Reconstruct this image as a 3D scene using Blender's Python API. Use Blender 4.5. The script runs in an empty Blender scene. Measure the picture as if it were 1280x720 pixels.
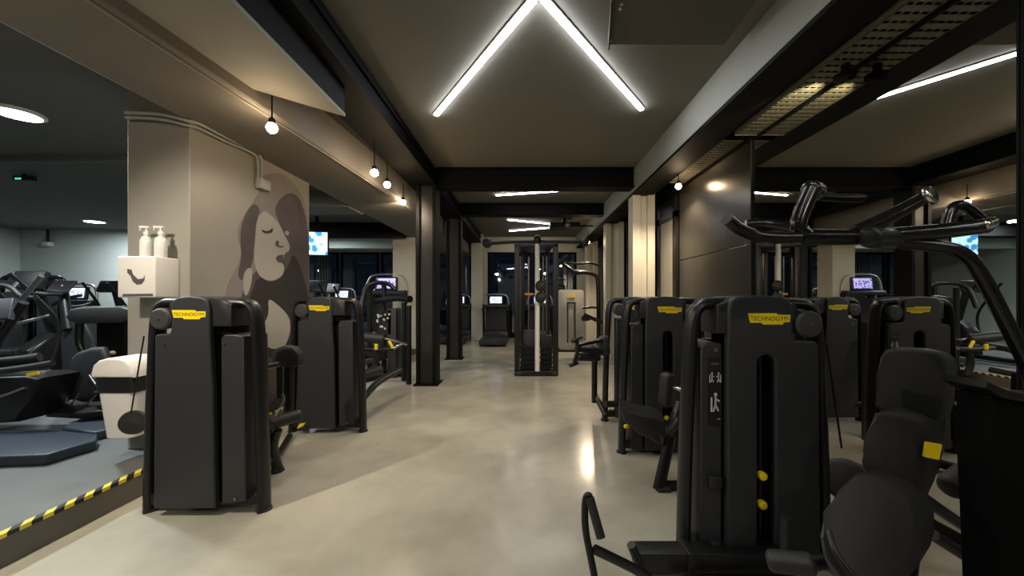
import bpy, bmesh, math, random
from mathutils import Vector, Matrix, Euler
random.seed(7)
PI = math.pi
S = bpy.context.scene
COL = S.collection
F, U0, V0, CZ = 470.0, 655.0, 372.0, 1.5          # focal length, vanishing point and eye height of the photograph

def P(u, v, d):
    return Vector(((u-U0)/F*d, d, CZ-(v-V0)/F*d))

# ------------------------------------------------------------------ materials
def mat(name, col, rough=.5, metal=0., noise=0., nscale=20., spec=.5, bump=0., bscale=200., coat=0., emis=None, estr=0., alpha=None):
    m = bpy.data.materials.new(name); m.use_nodes = True
    nt = m.node_tree; b = nt.nodes['Principled BSDF']
    b.inputs['Base Color'].default_value = (*col, 1)
    b.inputs['Roughness'].default_value = rough
    b.inputs['Metallic'].default_value = metal
    b.inputs['Specular IOR Level'].default_value = spec
    b.inputs['Coat Weight'].default_value = coat
    tc = nt.nodes.new('ShaderNodeTexCoord')
    if noise:
        n = nt.nodes.new('ShaderNodeTexNoise'); n.inputs['Scale'].default_value = nscale; n.inputs['Detail'].default_value = 5
        r = nt.nodes.new('ShaderNodeMapRange'); r.inputs['To Min'].default_value = 1-noise; r.inputs['To Max'].default_value = 1+noise
        x = nt.nodes.new('ShaderNodeMix'); x.data_type = 'RGBA'; x.blend_type = 'MULTIPLY'; x.inputs['Factor'].default_value = 1
        nt.links.new(tc.outputs['Object'], n.inputs['Vector']); nt.links.new(n.outputs['Fac'], r.inputs['Value'])
        x.inputs[6].default_value = (*col, 1); nt.links.new(r.outputs['Result'], x.inputs[7])
        nt.links.new(x.outputs[2], b.inputs['Base Color'])
    if bump:
        n = nt.nodes.new('ShaderNodeTexNoise'); n.inputs['Scale'].default_value = bscale; n.inputs['Detail'].default_value = 3
        bp = nt.nodes.new('ShaderNodeBump'); bp.inputs['Strength'].default_value = bump; bp.inputs['Distance'].default_value = .003
        nt.links.new(tc.outputs['Object'], n.inputs['Vector']); nt.links.new(n.outputs['Fac'], bp.inputs['Height'])
        nt.links.new(bp.outputs['Normal'], b.inputs['Normal'])
    if emis:
        b.inputs['Emission Color'].default_value = (*emis, 1); b.inputs['Emission Strength'].default_value = estr
    return m

M = dict(
 frame=mat('black_powder_coat', (.009,.009,.0095), .36, noise=.15, spec=.4),
 shroud=mat('charcoal_plastic', (.023,.0245,.028), .5, noise=.1, nscale=60, bump=.25, bscale=350),
 shroud_d=mat('dark_plastic', (.017,.0175,.019), .45, noise=.1),
 disc=mat('grey_disc', (.038,.038,.037), .5, noise=.2, nscale=40),
 gloss=mat('glossy_black_metal', (.006,.006,.006), .22, spec=.5),
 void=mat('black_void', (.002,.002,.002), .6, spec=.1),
 pad=mat('black_vinyl', (.018,.018,.0175), .5, noise=.12, nscale=30, bump=.3, bscale=420),
 padside=mat('black_vinyl_side', (.008,.008,.010), .4),
 rubber=mat('black_rubber', (.016,.016,.016), .6, bump=.2),
 chrome=mat('chrome', (.7,.68,.64), .2, 1.),
 steel=mat('brushed_steel', (.35,.34,.32), .35, 1.),
 yellow=mat('yellow', (.95,.72,.01), .4),
 black=mat('black_print', (.006,.006,.006), .5),
 white=mat('white_print', (.6,.6,.58), .5),
 wplastic=mat('white_plastic', (.78,.76,.72), .35, noise=.03),
 wplastic2=mat('clear_plastic_bottle', (.75,.75,.72), .12, spec=.8),
 greyprint=mat('grey_print', (.10,.095,.09), .5),
 cream=mat('cream_paint', (.72,.67,.54), .5, noise=.06, nscale=6),
 mint=mat('pale_header_paint', (.66,.74,.64), .6, noise=.05),
 plaster=mat('grey_plaster', (.30,.285,.25), .75, noise=.09, nscale=3.5, bump=.12, bscale=40),
 soffit=mat('soffit_paint', (.20,.18,.15), .75, noise=.12, nscale=3, bump=.12, bscale=40),
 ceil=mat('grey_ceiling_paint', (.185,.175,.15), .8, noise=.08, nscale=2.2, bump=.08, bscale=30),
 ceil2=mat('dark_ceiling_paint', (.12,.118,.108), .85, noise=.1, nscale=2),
 wallg=mat('pale_green_grey_wall', (.52,.57,.53), .8, noise=.08, nscale=1.2),
 steelpaint=mat('grey_painted_steel', (.36,.37,.33), .55, noise=.08, nscale=5),
 blackbeam=mat('black_painted_steel', (.005,.005,.005), .65, noise=.2, nscale=8, spec=.12),
 postgrey=mat('charcoal_painted_steel', (.026,.026,.025), .5, noise=.15, nscale=8, spec=.2),
 panel=mat('glossy_black_panel', (.022,.020,.017), .26, spec=.6, noise=.1, nscale=3),
 riser=mat('step_riser_paint', (.13,.12,.10), .7, noise=.12, nscale=6),
 mat_blue=mat('navy_rubber_mat', (.018,.027,.040), .5, noise=.15, nscale=8, bump=.2),
 tray=mat('galvanised_tray', (.22,.205,.15), .5, .4, noise=.2),
 silver=mat('silver_plastic', (.42,.40,.35), .4, .2, noise=.06),
 hairlight=mat('mural_pale_grey', (.22,.195,.19), .7, noise=.25, nscale=3),
 hairmid=mat('mural_mid_grey', (.075,.064,.066), .7, noise=.5, nscale=4),
 hairdark=mat('mural_dark', (.022,.018,.019), .7, noise=.3, nscale=4),
 skinpaint=mat('mural_white', (.36,.345,.31), .7, noise=.05),
 cloth=mat('tan_cloth', (.45,.33,.17), .8, noise=.3, nscale=40),
 bag=mat('black_bin_liner', (.01,.01,.01), .25, bump=.8, bscale=30),
 city=mat('distant_building', (.02,.025,.04), .9),
 brown=mat('dark_wood', (.05,.04,.03), .5, noise=.3),
 blind=mat('grey_blind', (.09,.10,.12), .8, noise=.2, nscale=3),
)
def emit(name, col, s):
    m = bpy.data.materials.new(name); m.use_nodes = True; nt = m.node_tree; nt.nodes.clear()
    e = nt.nodes.new('ShaderNodeEmission'); e.inputs[0].default_value = (*col, 1); e.inputs[1].default_value = s
    o = nt.nodes.new('ShaderNodeOutputMaterial'); nt.links.new(e.outputs[0], o.inputs[0]); return m
M['led'] = emit('led_strip_light', (.94,.97,1), 40)
M['ledfar'] = emit('far_led_strip_light', (1,.96,.9), 34)
M['warm'] = emit('warm_bulb', (1,.74,.46), 100)
M['cool'] = emit('cool_lamp', (.93,.97,1), 22)
M['reflglow'] = emit('reflection_glow', (.7,.82,1), 30)
M['green'] = emit('green_sign_light', (.1,.8,.35), .8)

def floor_mat():
    m = bpy.data.materials.new('beige_epoxy'); m.use_nodes = True; nt = m.node_tree; b = nt.nodes['Principled BSDF']
    tc = nt.nodes.new('ShaderNodeTexCoord')
    n = nt.nodes.new('ShaderNodeTexNoise'); n.inputs['Scale'].default_value = .9; n.inputs['Detail'].default_value = 8; n.inputs['Roughness'].default_value = .6
    r = nt.nodes.new('ShaderNodeValToRGB'); r.color_ramp.elements[0].position = .38; r.color_ramp.elements[1].position = .62
    r.color_ramp.elements[0].color = (.375,.36,.29,1); r.color_ramp.elements[1].color = (.52,.50,.41,1)
    n2 = nt.nodes.new('ShaderNodeTexNoise'); n2.inputs['Scale'].default_value = 3.2; n2.inputs['Detail'].default_value = 6
    r2 = nt.nodes.new('ShaderNodeMapRange'); r2.inputs['To Min'].default_value = .08; r2.inputs['To Max'].default_value = .30
    nt.links.new(tc.outputs['Object'], n.inputs['Vector']); nt.links.new(tc.outputs['Object'], n2.inputs['Vector'])
    nt.links.new(n.outputs['Fac'], r.inputs['Fac']); nt.links.new(r.outputs['Color'], b.inputs['Base Color'])
    nt.links.new(n2.outputs['Fac'], r2.inputs['Value']); nt.links.new(r2.outputs['Result'], b.inputs['Roughness'])
    b.inputs['Specular IOR Level'].default_value = .5
    return m
M['floor'] = floor_mat()
M['rubberfloor'] = mat('grey_rubber_floor', (.115,.125,.120), .5, noise=.22, nscale=2.5, bump=.3, bscale=250)

def mirror_mat():
    m = bpy.data.materials.new('mirror_glass'); m.use_nodes = True; nt = m.node_tree; nt.nodes.clear()
    g = nt.nodes.new('ShaderNodeBsdfGlossy'); g.inputs['Color'].default_value = (.66,.66,.62,1); g.inputs['Roughness'].default_value = 0.0
    o = nt.nodes.new('ShaderNodeOutputMaterial'); nt.links.new(g.outputs[0], o.inputs[0]); return m
M['mirror'] = mirror_mat()
def glass_mat():
    m = bpy.data.materials.new('night_window_glass'); m.use_nodes = True; nt = m.node_tree; nt.nodes.clear()
    g = nt.nodes.new('ShaderNodeBsdfGlossy'); g.inputs['Color'].default_value = (.8,.88,1,1); g.inputs['Roughness'].default_value = .02
    t = nt.nodes.new('ShaderNodeBsdfTransparent'); t.inputs['Color'].default_value = (.7,.78,.85,1)
    x = nt.nodes.new('ShaderNodeMixShader'); x.inputs[0].default_value = .16
    o = nt.nodes.new('ShaderNodeOutputMaterial')
    nt.links.new(t.outputs[0], x.inputs[1]); nt.links.new(g.outputs[0], x.inputs[2]); nt.links.new(x.outputs[0], o.inputs[0]); return m
M['glass'] = glass_mat()
def hazard_mat():
    m = bpy.data.materials.new('hazard_tape'); m.use_nodes = True; nt = m.node_tree; b = nt.nodes['Principled BSDF']
    tc = nt.nodes.new('ShaderNodeTexCoord'); sp = nt.nodes.new('ShaderNodeSeparateXYZ')
    nt.links.new(tc.outputs['Object'], sp.inputs[0])
    a = nt.nodes.new('ShaderNodeMath'); a.operation = 'MULTIPLY'; a.inputs[1].default_value = 1.2
    nt.links.new(sp.outputs['X'], a.inputs[0])
    a2 = nt.nodes.new('ShaderNodeMath'); a2.operation = 'ADD'; nt.links.new(a.outputs[0], a2.inputs[0]); nt.links.new(sp.outputs['Y'], a2.inputs[1])
    w = nt.nodes.new('ShaderNodeMath'); w.operation = 'MULTIPLY'; w.inputs[1].default_value = 1/.105; nt.links.new(a2.outputs[0], w.inputs[0])
    f = nt.nodes.new('ShaderNodeMath'); f.operation = 'FRACT'; nt.links.new(w.outputs[0], f.inputs[0])
    g = nt.nodes.new('ShaderNodeMath'); g.operation = 'GREATER_THAN'; g.inputs[1].default_value = .5; nt.links.new(f.outputs[0], g.inputs[0])
    x = nt.nodes.new('ShaderNodeMix'); x.data_type = 'RGBA'; x.inputs[6].default_value = (.01,.01,.01,1); x.inputs[7].default_value = (.80,.66,.06,1)
    nt.links.new(g.outputs[0], x.inputs['Factor']); nt.links.new(x.outputs[2], b.inputs['Base Color']); b.inputs['Roughness'].default_value = .4
    return m
M['hazard'] = hazard_mat()
def screen_mat(name, c1, c2, s, scale):
    m = bpy.data.materials.new(name); m.use_nodes = True; nt = m.node_tree; nt.nodes.clear()
    tc = nt.nodes.new('ShaderNodeTexCoord'); n = nt.nodes.new('ShaderNodeTexVoronoi'); n.inputs['Scale'].default_value = scale
    r = nt.nodes.new('ShaderNodeValToRGB'); r.color_ramp.elements[0].color = (*c1,1); r.color_ramp.elements[1].color = (*c2,1)
    r.color_ramp.elements[0].position = .35; r.color_ramp.elements[1].position = .5
    e = nt.nodes.new('ShaderNodeEmission'); e.inputs[1].default_value = s
    o = nt.nodes.new('ShaderNodeOutputMaterial')
    nt.links.new(tc.outputs['Object'], n.inputs['Vector']); nt.links.new(n.outputs['Distance'], r.inputs['Fac'])
    nt.links.new(r.outputs[0], e.inputs[0]); nt.links.new(e.outputs[0], o.inputs[0]); return m
M['tv'] = screen_mat('tv_picture', (.05,.28,.6), (.55,.85,.95), 1.5, 7)
M['con'] = screen_mat('console_picture', (.10,.08,.45), (.55,.5,.9), 1.3, 22)
M['con2'] = screen_mat('console_picture_pale', (.25,.35,.6), (.8,.85,1), 1.3, 22)

# ------------------------------------------------------------------ mesh building
class B:
    def __init__(s): s.bm = bmesh.new()
    def poly(s, pts):
        vs = [s.bm.verts.new(p) for p in pts]; return s.bm.faces.new(vs)
    def box(s, x0, y0, z0, x1, y1, z1, rot=None, bev=0):
        g = bmesh.ops.create_cube(s.bm, size=1)['verts']
        c = Vector(((x0+x1)/2, (y0+y1)/2, (z0+z1)/2)); sc = Vector((abs(x1-x0), abs(y1-y0), abs(z1-z0)))
        for v in g:
            q = Vector((v.co.x*sc.x, v.co.y*sc.y, v.co.z*sc.z))
            if rot: q = Euler(rot).to_matrix() @ q
            v.co = q + c
        if bev:
            es = list({e for v in g for e in v.link_edges})
            bmesh.ops.bevel(s.bm, geom=es, offset=bev, segments=3, profile=.5, affect='EDGES')
        return s
    def prism(s, pts, vec, bev=0, seg=3):
        n = len(pts); pts = [Vector(p) for p in pts]; vec = Vector(vec)
        a = [s.bm.verts.new(p) for p in pts]; b = [s.bm.verts.new(p+vec) for p in pts]
        f1 = s.bm.faces.new(a); f2 = s.bm.faces.new(list(reversed(b)))
        for i in range(n):
            s.bm.faces.new((a[i], b[i], b[(i+1)%n], a[(i+1)%n]))
        if bev:
            es = list(f1.edges)+list(f2.edges)
            bmesh.ops.bevel(s.bm, geom=es, offset=bev, segments=seg, profile=.5, affect='EDGES')
        return s
    def tube(s, pts, r, seg=14, ell=1.0, smooth=3, cap=True, axis=None):
        """sweep an (elliptic) section along a path rounded by Chaikin cutting"""
        pts = [Vector(p) for p in pts]; rs = r if isinstance(r, (list, tuple)) else [r]*len(pts)
        for _ in range(smooth if len(pts) > 2 else 0):
            q, rr = [pts[0]], [rs[0]]
            for i in range(len(pts)-1):
                a, b = pts[i], pts[i+1]
                if i > 0: q.append(a.lerp(b, .25)); rr.append(rs[i]*.75+rs[i+1]*.25)
                if i < len(pts)-2: q.append(a.lerp(b, .75)); rr.append(rs[i]*.25+rs[i+1]*.75)
            q.append(pts[-1]); rr.append(rs[-1]); pts, rs = q, rr
        rings = []; up = None
        for i, p in enumerate(pts):
            t = (pts[min(i+1, len(pts)-1)]-pts[max(i-1, 0)]).normalized()
            if up is None:
                up = Vector(axis) if axis else (Vector((0,1,0)) if abs(t.y) < .9 else Vector((0,0,1)))
            up = (Vector(axis) if axis else up); up = (up - t*up.dot(t)).normalized()
            sd = t.cross(up)
            rings.append([s.bm.verts.new(p + up*(math.cos(k*2*PI/seg)*rs[i]*ell) + sd*(math.sin(k*2*PI/seg)*rs[i])) for k in range(seg)])
        for a, b in zip(rings, rings[1:]):
            for k in range(seg): s.bm.faces.new((a[k], a[(k+1)%seg], b[(k+1)%seg], b[k]))
        if cap:
            s.bm.faces.new(list(reversed(rings[0]))); s.bm.faces.new(rings[-1])
        return s
    def roll(s, a, b, r, rnd=.3, seg=24):
        """a cylinder with softly rounded ends"""
        a, b = Vector(a), Vector(b); t = (b-a).normalized(); L = (b-a).length; e = min(r*rnd, L*.4)
        pts, rs = [], []
        for k in range(5):
            w = k/4*PI/2; pts.append(a+t*(e*(1-math.sin(w)))); rs.append(max(r-e+e*math.cos(w), .001))
        pts, rs = [], []
        for k in range(5):
            w = k/4*PI/2; pts.append(a+t*(e-e*math.cos(w))); rs.append(r-e+e*math.sin(w))
        for k in range(5):
            w = k/4*PI/2; pts.append(b-t*(e-e*math.sin(w)) ); rs.append(r-e+e*math.cos(w))
        up = Vector((0,0,1)) if abs(t.z) < .9 else Vector((1,0,0)); up = (up-t*up.dot(t)).normalized(); sd = t.cross(up)
        rings = [[s.bm.verts.new(p+up*(math.cos(k*2*PI/seg)*q)+sd*(math.sin(k*2*PI/seg)*q)) for k in range(seg)] for p, q in zip(pts, rs)]
        for c, d in zip(rings, rings[1:]):
            for k in range(seg): s.bm.faces.new((c[k], c[(k+1)%seg], d[(k+1)%seg], d[k]))
        s.bm.faces.new(list(reversed(rings[0]))); s.bm.faces.new(rings[-1]); return s
    def lathe(s, prof, c=(0,0,0), seg=32, M_=None):
        c = Vector(c); rings = []
        for r, z in prof:
            rings.append([s.bm.verts.new((M_ @ Vector((r*math.cos(k*2*PI/seg), r*math.sin(k*2*PI/seg), z)) if M_ else Vector((r*math.cos(k*2*PI/seg), r*math.sin(k*2*PI/seg), z)))+c) for k in range(seg)])
        for a, b in zip(rings, rings[1:]):
            for k in range(seg): s.bm.faces.new((a[k], a[(k+1)%seg], b[(k+1)%seg], b[k]))
        s.bm.faces.new(list(reversed(rings[0]))); s.bm.faces.new(rings[-1]); return s
    def ball(s, c, r, sc=(1,1,1), seg=20):
        g = bmesh.ops.create_uvsphere(s.bm, u_segments=seg, v_segments=seg//2, radius=r)['verts']
        for v in g: v.co = Vector((v.co.x*sc[0], v.co.y*sc[1], v.co.z*sc[2]))+Vector(c)
        return s

MW = {}
def obj(name, b, m, parent=None, local=False, bevel=0, smooth=True, label=None, subd=0):
    bm = b.bm; bmesh.ops.recalc_face_normals(bm, faces=bm.faces)
    if parent is not None and not local: bm.transform(MW[parent.name].inverted())
    me = bpy.data.meshes.new(name); bm.to_mesh(me); bm.free()
    mm = M[m] if isinstance(m, str) else m
    me.materials.append(mm)
    if smooth:
        for p in me.polygons: p.use_smooth = True
        me.set_sharp_from_angle(angle=math.radians(38))
    o = bpy.data.objects.new(name, me); COL.objects.link(o)
    if parent is not None: o.parent = parent; MW[o.name] = MW[parent.name]
    else: MW[o.name] = Matrix()
    if bevel:
        md = o.modifiers.new('edge', 'BEVEL'); md.width = bevel; md.segments = 2; md.limit_method = 'ANGLE'; md.angle_limit = math.radians(40)
    if label: o['label'] = label
    return o
def struct(name, b, m, **k):
    o = obj(name, b, m, **k); o['kind'] = 'structure'; return o
def thing(name, label, cat, loc=(0,0,0), rotz=0, group=None):
    o = bpy.data.objects.new(name, None); COL.objects.link(o); o.empty_display_size = .1
    o.location = loc; o.rotation_euler = (0,0,rotz); o['label'] = label; o['category'] = cat
    if group: o['group'] = group
    MW[o.name] = Matrix.Translation(Vector(loc)) @ Euler((0,0,rotz)).to_matrix().to_4x4()
    return o
def tag(o, label, cat, group=None):
    o['label'] = label; o['category'] = cat
    if group: o['group'] = group
    return o
def dup(root, loc, rotz, label, group=None):
    r = root.copy(); COL.objects.link(r); r.location = loc; r.rotation_euler = (0,0,rotz); r['label'] = label
    if group: r['group'] = group
    def rec(src, dst):
        for ch in list(src.children):
            if ch.name.startswith('~'): continue
            c = ch.copy(); COL.objects.link(c); c.parent = dst; rec(ch, c)
    rec(root, r)
    return r
def rrect(x0, z0, x1, z1, r, n=5):
    out = []
    for cx, cz, a0 in ((x1-r, z1-r, 0), (x0+r, z1-r, 90), (x0+r, z0+r, 180), (x1-r, z0+r, 270)):
        for k in range(n+1):
            a = math.radians(a0+90*k/n); out.append((cx+r*math.cos(a), cz+r*math.sin(a)))
    return out
def tubes(parent, name, m, paths, r, **k):
    b = B()
    for p in paths: b.tube([P(*q) for q in p], r, **k)
    return obj(name, b, m, parent)

# ================================================================== SETTING
XM = 2.55; ZC = 3.74; ZL = 3.3; ZS = 3.04; YF = 14.0
struct('floor', B().box(-2.9, -4, -.1, XM+.3, YF, 0), 'floor')
struct('floor_platform', B().box(-13.5, -4, -.1, -2.9, YF, .185), 'rubberfloor')
struct('trim_1', B().box(-2.9, -4, 0, -2.892, YF, .185), 'riser')
o = obj('hazard_tape', B().box(-2.935, -4, .185, -2.889, YF, .189).box(-2.892, -4, .165, -2.888, YF, .189), 'hazard')
tag(o, 'yellow and black striped warning tape along the edge of the raised floor', 'hazard tape')

struct('ceiling', B().box(-1.98, -4, ZC, XM+.3, YF, ZC+.1), 'ceil')
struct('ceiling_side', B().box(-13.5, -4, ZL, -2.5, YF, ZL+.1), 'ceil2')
struct('ceiling_slot', B().box(-2.9, -4, 3.62, -1.5, YF, 3.65), 'blackbeam')
struct('ceiling_slab', B().prism([(-2.4,-4,3.15),(-1.63,-4,3.15),(-1.63,3.43,3.15),(-2.4,2.76,3.15)], (0,0,.03)), 'plaster')
struct('beam_slab_edge', B().prism([(-2.3,-4,3.18),(-1.63,-4,3.18),(-1.63,3.42,3.18),(-2.3,2.84,3.18)], (0,0,.235)), 'blackbeam')
struct('beam_slot', B().box(-2.3, 3.0, 3.44, -1.9, YF, 3.6), 'postgrey')
# long soffit: slightly oblique inner edge
sof = [(-2.95, -4), (-2.45, -4), (-2.22, 2.0), (-2.12, 3.3), (-1.97, 5.8), (-1.95, YF), (-2.95, YF)]
struct('beam_soffit', B().prism([(x, y, ZS) for x, y in sof], (0,0,.62)), 'soffit', bevel=.03)
b = B().tube([(-2.42, -2, ZS-.012), (-2.25, 2.0, ZS-.012), (-2.15, 3.3, ZS-.012), (-2.0, 5.8, ZS-.012)], .007, seg=8)
tag(obj('cable', b, 'plaster'), 'thin cable running along the underside of the long beige soffit', 'cable')
# cross beams over the raised side
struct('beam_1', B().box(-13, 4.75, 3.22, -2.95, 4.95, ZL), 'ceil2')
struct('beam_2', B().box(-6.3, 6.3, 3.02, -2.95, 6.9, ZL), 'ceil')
struct('beam_3', B().box(-9, 9.0, 2.98, -2.95, 9.4, ZL), 'blackbeam')
struct('beam_4', B().box(-10, 11.4, 3.0, -2.95, 11.7, 3.3), 'mint')

def ibeam(name, x0, x1, y0, y1, z0, z1, tf, tw, m, along='y'):
    b = B()
    if along == 'y':
        xc = (x0+x1)/2
        b.box(x0, y0, z0, x1, y1, z0+tf).box(x0, y0, z1-tf, x1, y1, z1).box(xc-tw/2, y0, z0+tf, xc+tw/2, y1, z1-tf)
    else:
        yc = (y0+y1)/2
        b.box(x0, y0, z0, x1, y1, z0+tf).box(x0, y0, z1-tf, x1, y1, z1).box(x0, yc-tw/2, z0+tf, x1, yc+tw/2, z1-tf)
    return struct(name, b, m, bevel=.004)
struct('beam_black_long', B().box(-1.96, -4, 3.42, -1.5, YF-.5, 3.445).box(-1.93, -4, 3.445, -1.53, YF-.5, ZC), 'blackbeam', bevel=.004)
ibeam('beam_cross_near', -1.5, 1.90, 6.45, 6.75, 3.40, ZC, .025, .2, 'blackbeam', 'x')
ibeam('beam_cross_far', -1.5, 1.90, 8.9, 9.2, 3.46, ZC, .025, .2, 'blackbeam', 'x')
struct('beam_grey_long', B().box(1.90, -4, 3.34, 1.99, YF-.3, ZC), 'steelpaint', bevel=.004)
struct('trim_2', B().box(1.90, -4, 3.30, 2.27, YF-.3, 3.338), 'blackbeam')
struct('ceiling_gap', B().box(1.99, -4, 3.6, XM+.3, YF-.3, 3.7), 'blackbeam')

def hcol(name, x0, x1, y0, y1, z1, m, m2=None, tf=.035):
    b = B().box(x0, y0, 0, x0+tf, y1, z1).box(x1-tf, y0, 0, x1, y1, z1)
    o = struct(name, b, m, bevel=.003)
    yc = (y0+y1)/2
    w = obj('web', B().box(x0+tf, y0+.06, 0, x1-tf, y0+.10, z1), m2 or m, o)
    return o
for i, (x0, x1, y0, y1) in enumerate(((-1.84, -1.50, 6.4, 6.72), (-1.88, -1.53, 9.1, 9.4))):
    o = hcol('column_black', x0, x1, y0, y1, 3.42, 'blackbeam', 'postgrey', .06)
    b = B().box(x0-.04, y0-.04, 0, x1+.04, y1+.04, .02)
    obj('base_plate', b, 'blackbeam', o)
for (x0, x1, y0) in ((1.91, 2.30, 6.6), (1.98, 2.42, 9.1), (2.02, 2.4, 12.2)):
    hcol('column_cream', x0, x1, y0, y0+.28, 3.34, 'cream', None, .13)
struct('column_far_left', B().box(-1.85, 13.2, 0, -1.45, 13.6, ZC), 'cream')
struct('column_cream_wide', B().box(-3.35, 9.6, .185, -2.78, 10.1, ZS), 'cream')
# painted plaster column standing by the step
struct('column_mural', B().box(-3.44, 3.26, .185, -2.9, 5.08, ZL), 'plaster', bevel=.008)

# walls
struct('wall_back_left', B().box(-13.5, 10.0, 0, -9.9, 10.2, ZL), 'wallg')
struct('wall_left', B().box(-13.6, -4, 0, -13.4, 10, ZL), 'wallg')
struct('wall_return', B().box(-10.1, 10.0, 0, -9.9, YF, ZL), 'wallg')
struct('wall_front', B().box(-13.5, -4.2, 0, XM+.3, -4, ZC), 'plaster')
struct('wall_right', B().box(XM+.02, -4, 0, XM+.25, YF, ZC), 'blackbeam')
struct('trim_3', B().box(-9.9, YF-.12, 3.18, XM, YF+.05, ZC), 'cream')
struct('trim_4', B().box(-9.9, YF-.06, 0, XM, YF+.05, .12), 'blackbeam')
# far windows
wx = [(-9.8, -8.4), (-8.3, -6.9), (-6.8, -5.4), (-5.3, -3.9), (-3.8, -1.95), (-1.35, .25), (.35, 1.95)]
for i, (a, c) in enumerate(wx):
    fr = B()
    for q in (a, c-.07): fr.box(q, YF-.06, .12, q+.07, YF+.02, 3.18)
    fr.box(a, YF-.06, .12, c, YF+.02, .19).box(a, YF-.06, 3.11, c, YF+.02, 3.18)
    o = struct('window_%d' % (i+1), fr, 'blackbeam')
    obj('pane', B().box(a+.07, YF-.03, .19, c-.07, YF-.02, 3.11), 'glass', o)
struct('wall_far_piers', B().box(-9.9, YF, 0, -9.8, YF+.1, 3.2).box(-1.95, YF-.1, 0, -1.35, YF+.1, 3.2).box(1.95, YF-.1, 0, XM, YF+.1, 3.2), 'cream')
# grey blinds and outside
for k, (x, w, z0, z1) in enumerate(((-7.6, .5, .3, 3.0), (-6.6, .35, .3, 3.0), (-5.0, .35, .3, 2.8), (-4.4, .3, .3, 2.9))):
    b = B(); n = 10
    pts = [(x+w*i/n, YF-.16+.03*math.sin(i*PI)) for i in range(n+1)]
    for i in range(n):
        yy = YF-.2+(.03 if i % 2 else -.03); b.box(x+w*i/n, yy-.02, z0, x+w*(i+1)/n-.003, yy+.02, z1)
    tag(obj('window_blind', b, 'blind'), 'grey vertical blind drawn together in front of the dark far windows', 'blind', 'grey blinds at the dark far windows')
for k, (x, z, d) in enumerate(((-.95, 3.0, 25), (.75, 3.1, 26), (-8.6, 3.6, 30), (-11, 3.2, 30))):  # added lights, standing in for indoor lamps reflected in the panes
    t = thing('reflection_light', 'small bluish added light beyond the far windows, standing in for a reflected indoor lamp', 'light reflection', (x*1.9, d, -.5), 0, 'added lights standing in for reflections in the far windows')
    obj('pole', B().tube([(0,0,0), (0,0,z+.5)], .05, seg=8), 'frame', t, True)
    obj('glow_head', B().ball((0,-.1,z+.55), .09, (1.3,1.3,.7), 12), 'reflglow', t, True)
struct('ground_outside', B().box(-40, YF+.1, -.6, 40, 60, -.5), 'city')

# right wall: mirror, black panel, door
def mirror_panel(y0, y1, lab):
    t = thing('wall_mirror', lab, 'mirror', (XM, (y0+y1)/2, .12))
    obj('mirror_glass', B().box(XM, y0+.012, .12, XM+.012, y1-.012, 3.245), 'mirror', t)
    b = B().box(XM-.012, y0, 3.245, XM+.019, y1, 3.29).box(XM-.006, y0, .08, XM+.019, y1, .12).box(XM-.008, y0, .12, XM+.019, y0+.012, 3.245).box(XM-.008, y1-.012, .12, XM+.019, y1, 3.245)
    obj('mirror_frame', b, 'blackbeam', t)
mirror_panel(1.93, 4.18, 'tall wall mirror between the black panel and the dark joint, showing yellow-badged machines')
mirror_panel(-.3, 1.925, 'wall mirror nearest the camera, mostly hidden beyond the overhead grip bars')
b = B().box(XM-.02, 4.2, .1, XM+.018, 6.12, 2.10).box(XM-.02, 4.2, 2.108, XM+.018, 6.12, 3.25)
pn = struct('wall_right_panel', b, 'panel', bevel=.003)
obj('edge_trim', B().box(XM-.022, 4.19, .1, XM+.018, 4.20, 3.26), 'postgrey', pn)
dr = struct('door_1', B().box(XM-.03, 6.25, 0, XM+.018, 6.38, 3.2).box(XM-.03, 7.0, 0, XM+.018, 7.12, 3.2).box(XM-.03, 6.25, 2.85, XM+.018, 7.12, 2.95), 'panel')
obj('door_panel', B().box(XM-.005, 6.38, 0, XM+.012, 7.0, 2.85), 'cream', dr)
obj('fanlight', B().box(XM-.005, 6.38, 2.95, XM+.012, 7.0, 3.2), 'panel', dr)
for k, (a, c) in enumerate(((7.3, 8.9), (9.5, 11.2), (11.4, 13.6))):
    struct('trim_%d' % (k+5), B().box(XM-.04, a, .1, XM+.018, c, 3.2), 'panel', bevel=.004)

# ================================================================== CEILING FIXTURES
def strip(a, c, lab, m='led', w=.024, cat='light strip', grp=None):
    a, c = Vector(a), Vector(c); dv = (c-a).normalized(); s = Vector((-dv.y, dv.x, 0))*w
    t = thing('light_strip', lab, cat, a, 0, grp)
    dn = Vector((0,0,-.016))
    obj('housing', B().prism([a-s*1.5, c-s*1.5, c+s*1.5, a+s*1.5], (0,0,-.012)), 'steelpaint', t)
    obj('diffuser', B().prism([a-s+dn, c-s+dn, c+s+dn, a+s+dn], (0,0,-.012)), m, t, smooth=False)
Z2 = ZC-.001
def C(u, v): d = (Z2-CZ)*F/(V0-v); return ((u-U0)/F*d, d, Z2)
strip(C(545,142), C(668,-4), 'left arm of the white light strip chevron on the near ceiling')
strip(C(802,135), C(679,-4), 'right arm of the white light strip chevron on the near ceiling')
strip(C(620,243), C(720,236), 'single thin light strip on the ceiling between the two black cross beams', 'ledfar')
strip(C(635,274), C(687,279), 'upper of two thin light strips converging at the far ceiling unit', 'ledfar', .02)
strip(C(637,288), C(687,284), 'lower of two thin light strips converging at the far ceiling unit', 'ledfar', .02)
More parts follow.
